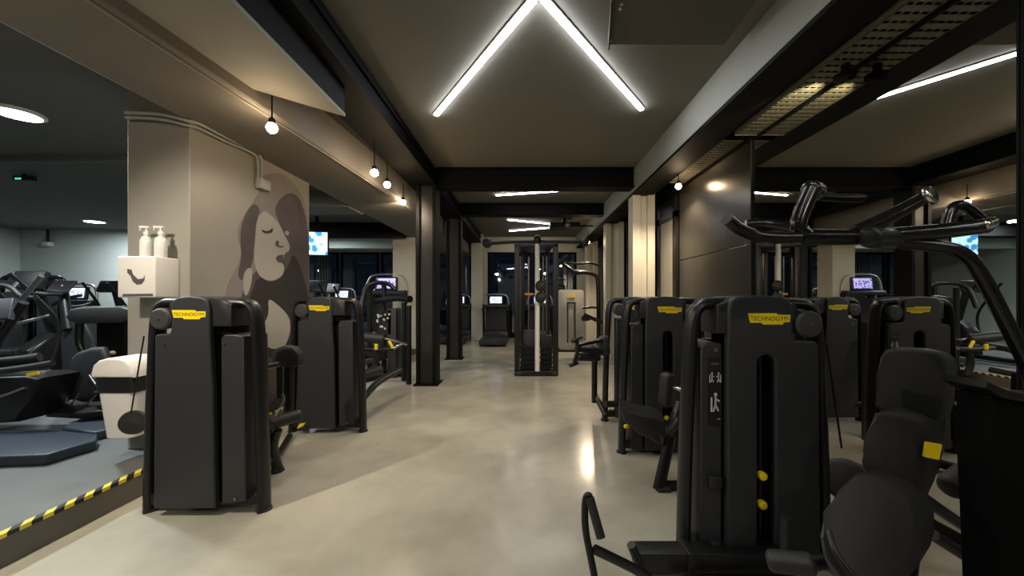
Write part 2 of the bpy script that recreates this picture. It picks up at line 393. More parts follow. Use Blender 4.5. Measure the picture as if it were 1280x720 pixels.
# an added, unseen chevron above and behind the viewer, for front light
strip((-1.3, -1.4, Z2), (-.05, .6, Z2), 'added light strip of an unseen chevron behind the viewer, arm toward the step', 'led')
strip((1.3, -1.4, Z2), (.05, .6, Z2), 'added light strip of an unseen chevron behind the viewer, arm toward the mirrors', 'led')

def pt(u, v, Z): d = (Z-CZ)*F/(V0-v); return Vector(((u-U0)/F*d, d, Z))
# dark cassette unit on the near ceiling
q = [pt(760,57,3.66), pt(906,57,3.66), pt(990,-60,3.66), pt(768,-60,3.66)]
t = thing('ceiling_unit', 'flat dark rectangular air unit on the ceiling right of the light chevron', 'air conditioner', q[0])
obj('body', B().prism(q, (0,0,.078)), 'ceil2', t, bevel=.01)
b = B()
for (u, v) in ((763,52), (775,12), (777,6)):
    b.lathe([(.012,0),(.012,.01)], pt(u, v, 3.65), 10)
obj('screw', b, 'wplastic', t)
obj('bracket', B().prism([q[0], q[0]+Vector((.015,0,0)), q[0]+(q[3]-q[0])*.7+Vector((.015,0,0)), q[0]+(q[3]-q[0])*.7], (0,0,-.04)), 'frame', t)
# far ceiling unit (projector-like box hung on a bracket)
p0 = pt(712, 281, 3.5)
t = thing('ceiling_projector', 'dark boxy unit hung under the far ceiling beside two converging strips', 'projector', (p0.x, p0.y, 3.4))
obj('body', B().box(p0.x-.55, p0.y-.3, 3.38, p0.x+.25, p0.y+.3, 3.52, bev=.02), 'postgrey', t)
obj('bracket', B().box(p0.x-.2, p0.y-.05, 3.5, p0.x-.1, p0.y+.05, ZC).box(p0.x+.25, p0.y-.02, 3.45, p0.x+1.2, p0.y+.02, 3.49), 'frame', t)
obj('lens', B().lathe([(.07,0),(.07,.06),(.03,.07)], (p0.x-.1, p0.y-.3, 3.45), 20, Euler((PI/2,0,0)).to_matrix()), 'steel', t)

# recessed round lamps over the raised floor
def lamp(u, v, r, lab, e):
    c = pt(u, v, ZL-.004)
    t = thing('round_ceiling_lamp', lab, 'ceiling lamp', c, 0, None)
    obj('rim', B().lathe([(r+.03,0),(r+.03,-.02),(r,-.03),(r,0)], (0,0,0), 40), 'wplastic', t, True)
    obj('diffuser', B().lathe([(r,-.012),(r*.98,-.03),(r*.5,-.036),(.01,-.037)], (0,0,0), 40), 'cool', t, True)
    l = bpy.data.lights.new('round_lamp_light', 'AREA'); l.shape = 'DISK'; l.size = r*2; l.energy = e; l.color = (.86,.95,1)
    lo = bpy.data.objects.new('round_lamp_light', l); COL.objects.link(lo); lo.location = c+Vector((0,0,-.06))
lamp(22, 140, .155, 'large bright round ceiling lamp over the raised floor, nearest the step', 110)
lamp(118, 276, .17, 'small looking round ceiling lamp far over the exercise machines by the pale wall', 75)
# more lamps of the same kind out of view; the last added to brighten the pale beam
for (x, y) in ((-8.0, 3.6), (-6.2, 8.6), (-5.9, 10.2)):
    t = thing('round_ceiling_lamp', 'unseen round white ceiling lamp over the raised floor', 'ceiling lamp', (x, y, ZL-.004), 0, 'unseen round lamps over the raised floor')
    obj('rim', B().lathe([(.18,0),(.18,-.02),(.155,-.03),(.155,0)], (0,0,0), 40), 'wplastic', t, True)
    obj('diffuser', B().lathe([(.155,-.012),(.15,-.03),(.08,-.036),(.01,-.037)], (0,0,0), 40), 'cool', t, True)
    l = bpy.data.lights.new('round_lamp_light', 'AREA'); l.shape = 'DISK'; l.size = .3; l.energy = 48; l.color = (.86,.95,1)
    lo = bpy.data.objects.new('round_lamp_light', l); COL.objects.link(lo); lo.location = (x, y, ZL-.06)
# green exit light
c = pt(30, 226, 3.2)
t = thing('emergency_light', 'small green glowing emergency sign under the dark side ceiling', 'emergency light', c)
obj('body', B().box(c.x-.13, c.y-.03, 3.20, c.x+.16, c.y+.03, 3.27, bev=.01), 'postgrey', t)
obj('sign', B().box(c.x-.09, c.y-.034, 3.21, c.x+.0, c.y-.031, 3.235), 'green', t)
obj('mount', B().box(c.x-.02, c.y-.01, 3.26, c.x+.02, c.y+.01, ZL), 'postgrey', t)
# wall sensor on the pale wall
c = P(61, 305, 9.95)
t = thing('motion_detector', 'small white sensor hanging on a short rod before the pale wall', 'sensor', c)
obj('body', B().box(c.x-.09, 9.86, c.z-.06, c.x+.09, 9.99, c.z+.05, bev=.015), 'wplastic', t)
obj('rod', B().tube([(c.x, 9.93, c.z+.03), (c.x, 9.93, ZL)], .03, seg=10), 'postgrey', t)

# warm spot lamps
def spot(u, v, d, target, e, lab, cone=95, blend=.5, rad=.02, top=3.3):
    p = P(u, v, d); tz = Vector(target)
    t = thing('spot_lamp', lab, 'spotlight', p)
    dv = (tz-p).normalized(); rot = dv.to_track_quat('Z', 'Y').to_matrix()
    obj('socket', B().lathe([(.018,.034),(.026,.038),(.026,.07),(.012,.085)], p, 20), 'blackbeam', t)
    obj('bulb', B().ball(p, .042), 'warm', t)
    obj('stem', B().tube([p+Vector((0,0,.08)), p+Vector((0,0,max(.1, top-p.z)))], .006, seg=8), 'blackbeam', t)
    l = bpy.data.lights.new('spot_light', 'SPOT'); l.energy = e; l.color = (1,.80,.58); l.spot_size = math.radians(cone); l.spot_blend = blend; l.shadow_soft_size = rad
    lo = bpy.data.objects.new('spot_light', l); COL.objects.link(lo); lo.location = p+dv*.04
    lo.rotation_euler = dv.to_track_quat('-Z', 'Y').to_euler()
spot(340, 160, 3.08, (-2.75, 4.0, 1.0), 42, 'warm glowing spot lamp in front of the portrait column', 120, .6)
spot(468, 216, 4.3, (-1.2, 4.2, 0), 85, 'warm spot lamp under the soffit, nearer of the touching pair', 140, .6)
spot(484, 231, 4.95, (-1.0, 4.8, 0), 65, 'warm spot lamp under the soffit, farther of the touching pair', 140, .6)
spot(504, 253, 5.95, (-3.1, 9.6, 1.6), 90, 'warm spot lamp by the head of the first black post', 130, .6)
spot(848, 233, 5.5, (2.0, 5.9, 0), 230, 'warm glowing spot lamp beside the glossy black wall panel', 140, .6)
spot(735, 303, 10.2, (1.2, 10, 0), 280, 'warm spot lamp high beyond the white machine at the far right wall', 150, .6)
def lamp_at(p, target, e, lab, cone, top=ZS, grp=None):
    p = Vector(p)
    t = thing('spot_lamp', lab, 'spotlight', p, 0, grp)
    obj('socket', B().lathe([(.018,.034),(.026,.038),(.026,.07),(.012,.085)], p, 20), 'blackbeam', t)
    obj('bulb', B().ball(p, .042), 'warm', t)
    obj('stem', B().tube([p+Vector((0,0,.08)), Vector((p.x, p.y, top+.02))], .006, seg=8), 'blackbeam', t)
    dv = (Vector(target)-p).normalized()
    l = bpy.data.lights.new('spot_light', 'SPOT'); l.energy = e; l.color = (1,.88,.72); l.spot_size = math.radians(cone); l.spot_blend = .6; l.shadow_soft_size = .04
    lo = bpy.data.objects.new('spot_light', l); COL.objects.link(lo); lo.location = p+dv*.04; lo.rotation_euler = dv.to_track_quat('-Z', 'Y').to_euler()
lamp_at((-2.97, 1.35, 2.95), (-1.9, 3.0, 0), 240, 'spot lamp at the soffit edge just outside the frame', 125)
lamp_at((-1.9, -1.2, 2.9), (-2.9, 3.2, 1.6), 75, 'added unseen spot lamp behind the viewer, lighting the column front', 75)  # added out of view to brighten the column front and badges
lamp_at((1.7, -1.4, 2.9), (1.3, 2.4, 1.0), 45, 'added unseen spot lamp behind the viewer, lighting the near right machine', 80, 3.3)  # weaker added fill for the machines on the mirrored side
# soffit wash fitting: rail with its uplight
def plight(loc, e, col, size=.03, name='lamp_light'):
    l = bpy.data.lights.new(name, 'POINT'); l.energy = e; l.color = col; l.shadow_soft_size = size
    lo = bpy.data.objects.new(name, l); COL.objects.link(lo); lo.location = loc
# LED area helpers lie in the strips' own place: the strips emit by themselves

# cable tray along the mirror top
def tray(y0, y1, lab, z=3.262):
    t = thing('cable_tray', lab, 'cable tray', (2.4, y0, z))
    x0, x1 = 2.29, 2.515
    obj('side_rail', B().box(x0, y0, z, x0+.006, y1, z+.06), 'tray', t)
    obj('side_rail', B().box(x1-.006, y0, z, x1, y1, z+.06), 'tray', t)
    b = B(); n = int((y1-y0)/.075)
    for k in range(n):
        y = y0+(y1-y0)*k/n
        b.box(x0, y, z, x1, y+.05, z+.003)
    for j in range(5):
        x = x0+(x1-x0)*j/4; b.box(x-.008, y0, z+.003, x+.008, y1, z+.006)
    obj('perforated_base', b, 'tray', t, smooth=False)
    obj('end_lip', B().box(x0-.005, y1-.012, z-.006, x1+.005, y1, z+.062), 'tray', t)
    return t
tray(.3, 4.08, 'long perforated cable tray running along the top of the wall mirror')
tray(4.3, 5.9, 'short perforated cable tray above the glossy black wall panel', 3.30)
p = P(1050, 92, 2.84)
t = thing('tray_spotlight', 'small black unlit spotlight clamped under the cable tray', 'spotlight', (2.43, 2.84, 3.2))
obj('housing', B().roll((2.43, 2.78, 3.15), (2.43, 2.92, 3.20), .035, .2), 'blackbeam', t)
obj('clamp', B().box(2.41, 2.82, 3.19, 2.45, 2.86, 3.28), 'blackbeam', t)
# lamp under the tray that lights its far half
l = bpy.data.lights.new('tray_light', 'SPOT'); l.energy = 30; l.color = (1,.86,.55); l.spot_size = math.radians(60); l.spot_blend = .7; l.shadow_soft_size = .02
lo = bpy.data.objects.new('tray_light', l); COL.objects.link(lo); lo.location = (2.43, 2.96, 3.165)
lo.rotation_euler = (Vector((2.40, 3.9, 3.30))-Vector((2.43, 2.96, 3.165))).to_track_quat('-Z', 'Y').to_euler()

# conduit on the portrait column
t = thing('conduit', 'grey double cable conduit bending down the portrait column to a junction box', 'conduit', (-2.88, 3.26, 3))
def MU(u, v, off=.004):
    y = 2.9*F/(U0-u); return Vector((-2.9+off, y, CZ+(V0-v)*y/F))
pts = [P(157,141,3.2), P(200,142,3.2), P(237,152,3.22), MU(242,153,.03), MU(280,173,.03), MU(318,190,.03), MU(323,198,.03), MU(323,226,.03)]
obj('pipe', B().tube(pts, .016, seg=10), 'steelpaint', t)
obj('pipe', B().tube([p+Vector((.0,.0,-.04)) if i < 5 else p+Vector((0,-.045,-.03)) for i, p in enumerate(pts)], .013, seg=10), 'steelpaint', t)
c = MU(324, 229, .03)
obj('junction_box', B().box(-2.9, c.y-.07, c.z-.07, -2.83, c.y+.09, c.z+.04, bev=.008), 'steelpaint', t)

# ------------------------------------------------------------------ portrait painted on the column
t = thing('portrait_mural', 'painted black and white portrait of a long haired face on the plaster column', 'mural', (-2.9, 4.2, 2.0))
def mural(name, pts, m, lay):
    for _ in range(2):
        q = []
        for i in range(len(pts)):
            (a0, b0), (a1, b1) = pts[i], pts[(i+1) % len(pts)]
            q += [(a0*.75+a1*.25, b0*.75+b1*.25), (a0*.25+a1*.75, b0*.25+b1*.75)]
        pts = q
    return obj(name, B().prism([MU(u, v, .0015+.0012*lay) for u, v in pts], (-.0011,0,0)), m, t, smooth=False)
mural('hair', [(324,221),(338,216),(352,217),(366,227),(376,241),(383,262),(386,280),(386.5,330),(386.5,440),(386.5,520),(300,520),(284,400),(280,370),(286,352),(296,335),(303,316),(297,298),(298,281),(308,264),(317,252),(327,234)], 'hairlight', 0)
mural('hair_dark', [(342,262),(350,248),(362,240),(374,246),(382,270),(386.4,300),(386.4,520),(310,520),(300,430),(296,395),(303,362),(318,340),(330,330),(352,330),(356,300),(351,283)], 'hairmid', 1)  # darker hair tones of the painted portrait
mural('hair_dark', [(316,252),(326,262),(320,274),(317,310),(316,330),(304,352),(296,346),(302,322),(300,300),(302,276)], 'hairmid', 1)
mural('hair_dark', [(322,344),(337,354),(352,347),(361,330),(366,316),(374,330),(380,350),(386.3,372),(386.3,520),(316,520),(306,450),(304,400),(312,372)], 'hairdark', 2)
mural('face', [(329,262),(337,268),(345,276),(351,284),(355,294),(361,304),(362,313),(355,317),(354,323),(349,326),(355,332),(354,341),(350,347),(338,352),(325,347),(318,334),(317,318),(319,296),(320,276)], 'skinpaint', 3)
mural('eye', [(326,286),(331,289),(337,288),(340,284),(341,290),(334,292.5),(328,291)], 'hairdark', 4)
mural('eye', [(355,290),(358,288),(361,290),(360,294),(357,294)], 'skinpaint', 4)
mural('nose', [(345,300),(349,302),(347,306),(351,308),(355,307),(352,310),(346,309),(343,306)], 'hairmid', 4)
mural('mouth', [(344,321),(350,318),(355,319),(352,323),(355,327),(349,329),(345,326)], 'hairmid', 4)
mural('neck', [(334,372),(346,380),(361,395),(363,410),(360,424),(354,435),(340,437),(326,429),(328,408),(336,392)], 'skinpaint', 3)
mural('neck', [(305,338),(314,333),(315,348),(311,364),(306,372),(302,356)], 'skinpaint', 3)
mural('neck', [(322,440),(335,445),(350,455),(352,480),(340,505),(320,510)], 'hairmid', 3)

# ================================================================== SMALL THINGS ON THE COLUMN
yb = 3.26
x0, x1 = -3.29, -2.985
t = thing('paper_dispenser', 'white boxy paper towel dispenser with a dark swoosh on the column', 'dispenser', ((x0+x1)/2, yb, 1.5))
obj('body', B().box(x0, 3.04, 1.5, x1, yb, 1.835, bev=.012), 'wplastic', t)
y_ = 3.0375
def DP(u, v): q = P(u, v, y_); return Vector((q.x, y_, q.z))
sw = [(159,336),(164,337),(166,343),(172,349),(179,348),(180.5,344),(180.5,350),(177,355),(171,356),(166,352),(163,345),(159,341)]
obj('emblem', B().prism([DP(u, v) for u, v in sw], (0,.003,0)), 'greyprint', t, label='dark swoosh emblem', smooth=False)
obj('outlet_slot', B().prism([DP(153,367.5),DP(191,367),(DP(191,370)),(DP(153,370.5))], (0,.003,0)), 'greyprint', t, smooth=False)
for i, (u, lab) in enumerate(((183, 'clear pump bottle on the paper dispenser, nearer the raised floor side'), (201, 'clear pump bottle on the paper dispenser, nearer the portrait'))):
    c = P(u, 320, 3.15); c.z = 1.836
    t = thing('pump_bottle', lab, 'bottle', c, 0)
    obj('bottle', B().lathe([(.038,0),(.043,.01),(.043,.13),(.035,.16),(.016,.175),(.016,.19)], (0,0,0), 24), 'wplastic2', t, True)
    obj('pump', B().lathe([(.02,.19),(.02,.215),(.008,.22),(.008,.25)], (0,0,0), 16).box(-.055,-.011,.243,.02,.011,.262, bev=.004).box(-.055,-.006,.225,-.046,.006,.245), 'wplastic', t, True)

# bin with swing lid and black liner
c = P(163, 541, 3.08); c.z = .385
t = thing('swing_bin', 'white waste bin with rounded lid and black liner hung on the portrait column', 'bin', c); t.scale = (.87,.87,.87)
obj('mount_plate', B().box(-.12,.10,.2,.12,.205,.5), 'wplastic', t, True)
def taper(z0, z1, w0, d0, w1, d1, b, zs=0):
    lo = rrect(-w0/2, -d0/2, w0/2, d0/2, .05); hi = rrect(-w1/2, -d1/2, w1/2, d1/2, .06)
    a = [b.bm.verts.new((x,y,z0)) for x,y in lo]; e = [b.bm.verts.new((x,y,z1)) for x,y in hi]; n = len(a)
    for k in range(n): b.bm.faces.new((a[k], a[(k+1)%n], e[(k+1)%n], e[k]))
    b.bm.faces.new(list(reversed(a))); b.bm.faces.new(e); return b
obj('body', taper(0, .44, .26, .22, .34, .29, B()), 'wplastic', t, True)
obj('liner', taper(.42, .56, .355, .30, .375, .32, B()), 'bag', t, True, label='crumpled black liner')
prof = [(-.19,.56),(-.19,.60),(-.17,.67),(-.12,.715),(-.05,.735),(.05,.735),(.12,.715),(.17,.67),(.19,.60),(.19,.56)]
obj('lid', B().prism([(x, -.165, z) for x, z in prof], (0,.30,0), .02), 'wplastic', t, True)

# tv
c = P(380, 304, 8.2)
t = thing('wall_tv', 'lit television with a blue picture hanging beside the portrait column', 'television', c, math.radians(12))
obj('bezel', B().box(-.02,0,-.27,.49,.06,.27, bev=.01), 'black', t, True)
obj('screen', B().box(.0,-.004,-.245,.47,.001,.25), 'tv', t, True, smooth=False)
obj('bracket', B().box(.18,.06,-.1,.28,.12,.1).box(.20,.08,.1,.26,.12,ZL-c.z), 'frame', t, True)

# ================================================================== WEIGHT TOWERS
def tower(root, front, h=1.5, text=True, plate=-1):
    """front=True: the side with the weight slot; False: the plain back. Local frame, facing -y."""
    s = h/1.5
    hw = .385
    path = [(-hw-.012,.10,.0), (-hw+.0,.10,.6*s), (-hw+.022,.10,1.1*s), (-hw+.035,.10,1.37*s), (-hw+.075,.10,1.462*s), (-.2,.10,1.468*s), (.2,.10,1.468*s), (hw-.075,.10,1.462*s), (hw-.035,.10,1.37*s), (hw-.022,.10,1.1*s), (hw+.0,.10,.6*s), (hw+.012,.10,.0)]
    obj('frame_tube', B().tube(path, .034, seg=16, ell=1.75, smooth=3, axis=(0,1,0)), 'frame', root, True)
    for sx in (-1, 1):
        obj('foot', B().lathe([(.050,0),(.050,.012),(.036,.016)], (sx*(hw+.012), .10, 0), 20), 'rubber', root, True)
    obj('base_bar', B().box(-.38, .06, .05, .38, .16, .13, bev=.01), 'frame', root, True)
    obj('base_bar', B().box(-.04, .1, .03, .06, .55, .11, bev=.01), 'frame', root, True)
    m = 'shroud'; before = set(o.name for o in root.children)
    R = Euler((PI/2,0,0)).to_matrix()
    if front:
        xc, dx = .07, .29; c0, c1 = -.15, .205; hx0, hx1 = -.20, .24
        a0, a1 = .012, .108
        out = [(-.155,.05), (-.155,1.20), (-.15,1.30), (c0,1.44), (c0+.015,1.485), (c0+.05,1.503), ((c0+c1)/2,1.512), (c1-.05,1.503), (c1-.015,1.485), (c1,1.44), (c1,1.285), (.22,1.265), (.33,1.262), (.345,1.24), (.355,.05), (a1,.05), (a1,1.14)]
        for k in range(1, 6): w = PI*k/6; out.append(((a0+a1)/2+(a1-a0)/2*math.cos(w), 1.14+.046*math.sin(w)))
        out += [(a0,1.14), (a0,.05)]
        obj('cover_panel', B().prism([(x,.0,z*s) for x, z in out], (0,.05,0)), m, root, True, bevel=.012)
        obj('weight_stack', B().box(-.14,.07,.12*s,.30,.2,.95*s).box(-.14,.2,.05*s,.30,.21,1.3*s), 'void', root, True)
        for z in (.515, .355):
            obj('pin', B().roll((.052,.05,z*s), (.052,.012,z*s), .024, .4, 18), 'yellow', root, True, label='yellow selector knob')
        obj('rod', B().tube([(.06,.06,.1), (.06,.06,1.2*s)], .008, seg=8), 'frame', root, True)
        obj('side_panel', B().prism([(x,.04,z*s) for x, z in [(-.285,.05),(-.28,1.22),(-.26,1.245),(-.165,1.245),(-.165,.05)]], (0,.24,0)), m, root, True, bevel=.008)
        obj('inner_body', B().box(-.16,.22,.05*s,.34,.30,1.25*s), 'shroud_d', root, True)
        px = -.205 if plate == -1 else .30; py = .036 if plate == -1 else -.004
        if plate:
            pl = obj('instruction_plate', B().prism([(x,py,z*s) for x, z in rrect(px-.038,.79,px+.038,1.17,.008)], (0,.01,0)), 'black', root, True)
            def fig(cx, cz, k, dr=1):
                g = B()
                g.lathe([(.006*k,0),(.006*k,.002)], (cx, py-.001, cz+.03*k), 10, R)
                for (a, c) in (((0,.024),(0,-.005)), ((0,.015),(.014*dr,.006)), ((0,-.005),(-.008,-.03)), ((0,-.005),(.01,-.028)), ((-.014*dr,.02),(-.014*dr,-.03))):
                    A, C2 = Vector((cx+a[0]*k, py-.002, cz+a[1]*k)), Vector((cx+c[0]*k, py-.002, cz+c[1]*k)); d_ = (C2-A).normalized(); n_ = Vector((-d_.z,0,d_.x))*.0028*k
                    g.prism([A-n_, C2-n_, C2+n_, A+n_], (0,.002,0))
                obj('pictogram', g, 'white', pl, True, smooth=False)
            fig(px-.018, 1.055*s, .85); fig(px+.019, 1.055*s, .85, -1); fig(px+.002, .915*s, 1.6)
            obj('caption', B().box(px-.02,py-.002,1.128*s,px+.02,py,1.138*s), 'greyprint', pl, True, smooth=False)
            obj('caption', B().box(px+.012,py-.002,.825*s,px+.028,py,.829*s), 'white', pl, True, smooth=False)
            if plate == -1:
                obj('adjuster', B().box(-.25,-.0,.46*s,-.18,.04,.52*s, bev=.006), 'shroud_d', root, True)
                obj('latch', B().box(-.235,.0,.12*s,-.19,.04,.16*s, bev=.006), 'shroud_d', root, True)
                obj('keyhole', B().lathe([(.012,0),(.012,.008)], (-.205,.036,1.21*s), 14, R), 'steel', root, True)
    else:
        xc, dx = -.10, -.295; c0, c1 = -.225, .035; hx0, hx1 = -.26, .17
        out = [(-.345,.06), (-.335,1.235), (-.32,1.25), (c0-.01,1.255), (c0,1.28), (c0,1.44), (c0+.015,1.485), (c0+.05,1.503), ((c0+c1)/2,1.512), (c1-.05,1.503), (c1-.015,1.485), (c1,1.44), (c1+.005,1.2), (.058,.9), (.075,.06)]
        obj('cover_panel', B().prism([(x,.0,z*s) for x, z in out], (0,.05,0)), m, root, True, bevel=.012)
        obj('side_panel', B().prism([(x,.02,z*s) for x, z in [(.105,.08),(.10,1.22),(.12,1.245),(.20,1.245),(.255,1.235),(.27,.10)]], (0,.25,0)), m, root, True, bevel=.008)
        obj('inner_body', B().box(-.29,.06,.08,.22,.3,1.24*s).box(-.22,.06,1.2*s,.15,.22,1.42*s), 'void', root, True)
        for (x, z) in ((-.27,1.185), (.125,1.185), (.2,.12)):
            obj('bolt', B().lathe([(.009,0),(.009,.006)], (x, .018 if x > 0 else -.001, z*s), 12, R), 'steel', root, True)
    # curved cap wrapping back over the frame
    n = 10; top = [(hx0+(hx1-hx0)*k/n, (1.497-.030*(2*k/n-1)**4-.010*(2*k/n-1)**2)*s) for k in range(n+1)]
    obj('hood', B().prism([(x,.022,z) for x, z in [(hx0,1.30*s)]+top+[(hx1,1.30*s)]], (0,.20,0), .012), 'shroud_d', root, True)
    n = 8; top = [(c0+.004+(c1-c0-.008)*k/n, (1.510-.014*(2*k/n-1)**4-.008*(2*k/n-1)**2)*s) for k in range(n+1)]
    obj('top_cap', B().prism([(x,.04,z) for x, z in [(c0+.004,1.40*s)]+top+[(c1-.004,1.40*s)]], (0,.26,0), .012), m, root, True)
    obj('pulley_cover', B().lathe([(.068,-.06),(.074,.0),(.074,.02),(.062,.032),(.012,.034)], (dx,.02,1.355*s), 36, R), 'disc', root, True)
    obj('hub', B().lathe([(.008,.034),(.008,.04)], (dx,.02,1.355*s), 12, R), 'steel', root, True)
    zc = 1.385*s; o_ = [(-.115,.030),(.040,.030),(.048,.021),(.115,.021),(.112,-.018),(.080,-.020),(.074,-.032),(-.034,-.032),(-.040,-.022),(-.102,-.022),(-.108,.0)]
    bd = obj('badge', B().prism([(xc+x,-.0035,zc+z) for x, z in o_], (0,.004,0)), 'yellow', root, True, smooth=False, label='yellow badge with black lettering')
    if text:
        cu = bpy.data.curves.new('lettering', 'FONT'); cu.body = 'TECHNOGYM'; cu.size = .034; cu.align_x = 'CENTER'; cu.align_y = 'CENTER'; cu.offset = 0; cu.space_character = 1.0
        to = bpy.data.objects.new('lettering_source', cu); COL.objects.link(to); bpy.context.view_layer.update()
        me = bpy.data.meshes.new_from_object(to.evaluated_get(bpy.context.evaluated_depsgraph_get()))
        bpy.data.objects.remove(to); me.materials.clear(); me.materials.append(M['black'])
        lo_ = bpy.data.objects.new('lettering', me); COL.objects.link(lo_); lo_.parent = bd
        lo_.location = (xc, -.0045, zc); lo_.rotation_euler = (PI/2,0,0); lo_.scale = (.98, 1, 1)
    for ch in root.children:
        if ch.name not in before: ch.location.x = -.04 if front else .055
    return root

# --- left tower 1
t = thing('strength_machine', 'charcoal weight machine nearest on the step side, tall plain shroud with yellow badge', 'exercise machine', (-2.235, 2.56, 0))
tower(t, False)
obj('cam_plate', B().prism([P(340,455,3.35),P(338,446,3.35),P(343,436,3.35),P(354,432,3.35),P(365,434,3.35),P(373,444,3.35),P(373,456,3.35),P(362,460,3.35)], (.02,.07,0), .01), 'rubber', t)
tubes(t, 'handle', 'steel', [[(322,461,3.25),(350,455,3.3)]], .024)
tubes(t, 'post', 'frame', [[(362,450,3.42),(361,522,3.42)]], .045, ell=.8)
tubes(t, 'post', 'frame', [[(349,458,3.38),(349,497,3.38)]], .022)
tubes(t, 'strut', 'frame', [[(361,515,3.42),(345,530,3.2),(334,540,2.95)]], .03)
obj('roller_pad', B().roll(P(336,531,3.1), P(377,518,3.25), .05, .35), 'pad', t)
tubes(t, 'leg', 'frame', [[(345,537,3.15),(339,556,3.15),(343,575,3.2),(350,590,3.26)]], [.05,.045,.04,.04])
obj('foot', B().roll(P(340,587,3.2), P(351,590,3.25), .035), 'rubber', t)
tubes(t, 'chain', 'steel', [[(353,492,3.3),(356,499,3.3),(350,510,3.3),(344,521,3.2)]], .008)
tubes(t, 'floor_rail', 'frame', [[(325,580,2.9),(348,570,3.4),(362,545,4.0)]], .03)
obj('pulley', B().lathe([(.085,-.02),(.092,0),(.085,.02),(.05,.02),(.02,.03)], P(167,528,2.86), 32, Euler((PI/2,0,.3)).to_matrix()), 'rubber', t)
tubes(t, 'cable', 'frame', [[(180,420,2.7),(164,515,2.84)]], .005)

# --- left tower 2
t = thing('strength_machine', 'charcoal weight machine standing beyond the portrait column with yellow badge', 'exercise machine', (-2.20, 4.12, 0))
tower(t, False)
obj('pin', B().prism([P(371,536,4.05),P(374,530,4.05),P(381,529,4.05),P(378,533,4.05)], (0,.02,0)), 'yellow', t, label='small yellow adjuster at the foot')
tubes(t, 'strut', 'frame', [[(452,500,4.5),(470,478,5.0),(500,462,5.6)]], .045)
obj('arm', B().roll(P(447,470,4.6), P(476,462,4.9), .06), 'pad', t)
tubes(t, 'arm', 'frame', [[(452,440,4.6),(470,445,4.8),(478,470,5.0)]], .02)

# --- right tower 2
t = thing('strength_machine', 'charcoal weight machine with slot and small seat, second along the mirrored side', 'exercise machine', (1.345, 3.55, 0))
tower(t, True, plate=1)
b = B().box(-.045,-.05,-.14,.045,.05,.14, bev=.03); b.bm.transform(Matrix.Translation(P(833,487,3.0)) @ Euler((.1,0,.5)).to_matrix().to_4x4())
obj('back_pad', b, 'pad', t)
obj('seat_pad', B().prism([P(775,512,3.0),P(782,514,3.0),P(800,524,2.95),P(818,522,2.95),P(832,530,2.95),P(834,550,2.95),P(826,556,2.95),P(800,544,2.98),P(780,528,3.0)], (.06,.28,.02), .02), 'pad', t)
tubes(t, 'post', 'frame', [[(838,545,3.0),(823,612,2.93)]], .045, ell=.8)
tubes(t, 'strut', 'frame', [[(822,548,2.97),(843,530,3.2),(850,505,3.3)]], .05)
obj('handle', B().roll(P(842,484,2.95), P(856,489,2.85), .022), 'chrome', t)
obj('foot', B().roll(P(820,613,2.93), P(838,613,2.93), .045, .5), 'rubber', t)
tubes(t, 'base_bar', 'frame', [[(825,608,2.95),(905,608,2.95)]], .045)
tubes(t, 'base_bar', 'frame', [[(860,600,3.0),(880,560,3.55)]], .04)
obj('pin', B().ball(P(783,533,3.42), .025, (1,.6,.8)), 'yellow', t, label='yellow adjuster knob on the frame foot')

# --- right tower 3
t = thing('strength_machine', 'charcoal weight machine with low jutting arms, third along the mirrored side', 'exercise machine', (1.385, 4.50, 0))
tower(t, False)
D = 4.35
obj('arm_joint', B().roll(P(754,420,D), P(756,444,D), .065, .5), 'disc', t)
tubes(t, 'arm', 'frame', [[(757,425,D),(735,428,D-.2),(722,432,D-.35)]], .024)
tubes(t, 'arm', 'frame', [[(757,440,D),(735,437,D-.2),(720,436,D-.3)]], .024)
obj('arm', B().roll(P(748,447,D), P(722,446,D-.3), .045, .6), 'pad', t)
obj('grip', B().roll(P(715,427,D-.4), P(727,421,D-.3), .02), 'pad', t)
obj('grip', B().roll(P(712,457,D-.4), P(722,453,D-.35), .024), 'pad', t)
tubes(t, 'arm', 'frame', [[(721,424,D-.35),(722,440,D-.38),(717,455,D-.38)]], .02)
obj('seat_pad', B().prism([P(727,438,D-.1),P(740,433,D-.1),P(752,438,D-.1),P(750,446,D-.1),P(730,447,D-.1)], (.05,.3,0), .015), 'pad', t)
tubes(t, 'post', 'frame', [[(743,450,4.75),(743,503,4.75)]], .036)
tubes(t, 'base_bar', 'frame', [[(743,492,4.8),(758,520,4.5)]], .035)
tubes(t, 'base_bar', 'frame', [[(757,505,4.5),(800,505,4.6)]], .04)

# --- near right tower with the seat
t = thing('strength_machine', 'large charcoal weight machine nearest on the mirrored side with cushioned seat', 'exercise machine', (1.305, 2.05, 0))
tower(t, True)
D = 1.72
tubes(t, 'grip', 'rubber', [[(751,672,D-.02),(737,622,D+.02)]], .021)
tubes(t, 'lever', 'frame', [[(741,636,D+.02),(736,616,D+.03),(731,625,D+.03),(731,660,D+.02),(738,695,D),(746,735,D-.03)]], .0165)
tubes(t, 'lever', 'frame', [[(742,686,D),(800,714,1.78),(812,725,1.8)]], .024, ell=.5)
tubes(t, 'foot_peg', 'frame', [[(789,681,1.84),(800,708,1.86)]], .022)
obj('base_bar', B().box(.60,1.99,.035,1.45,2.10,.145, bev=.008), 'frame', t)
obj('clamp', B().box(.865,1.97,.03,.91,2.12,.155, bev=.006), 'frame', t)
obj('foot_plate', B().box(.80,1.86,.0,1.4,1.93,.022, bev=.005), 'postgrey', t)
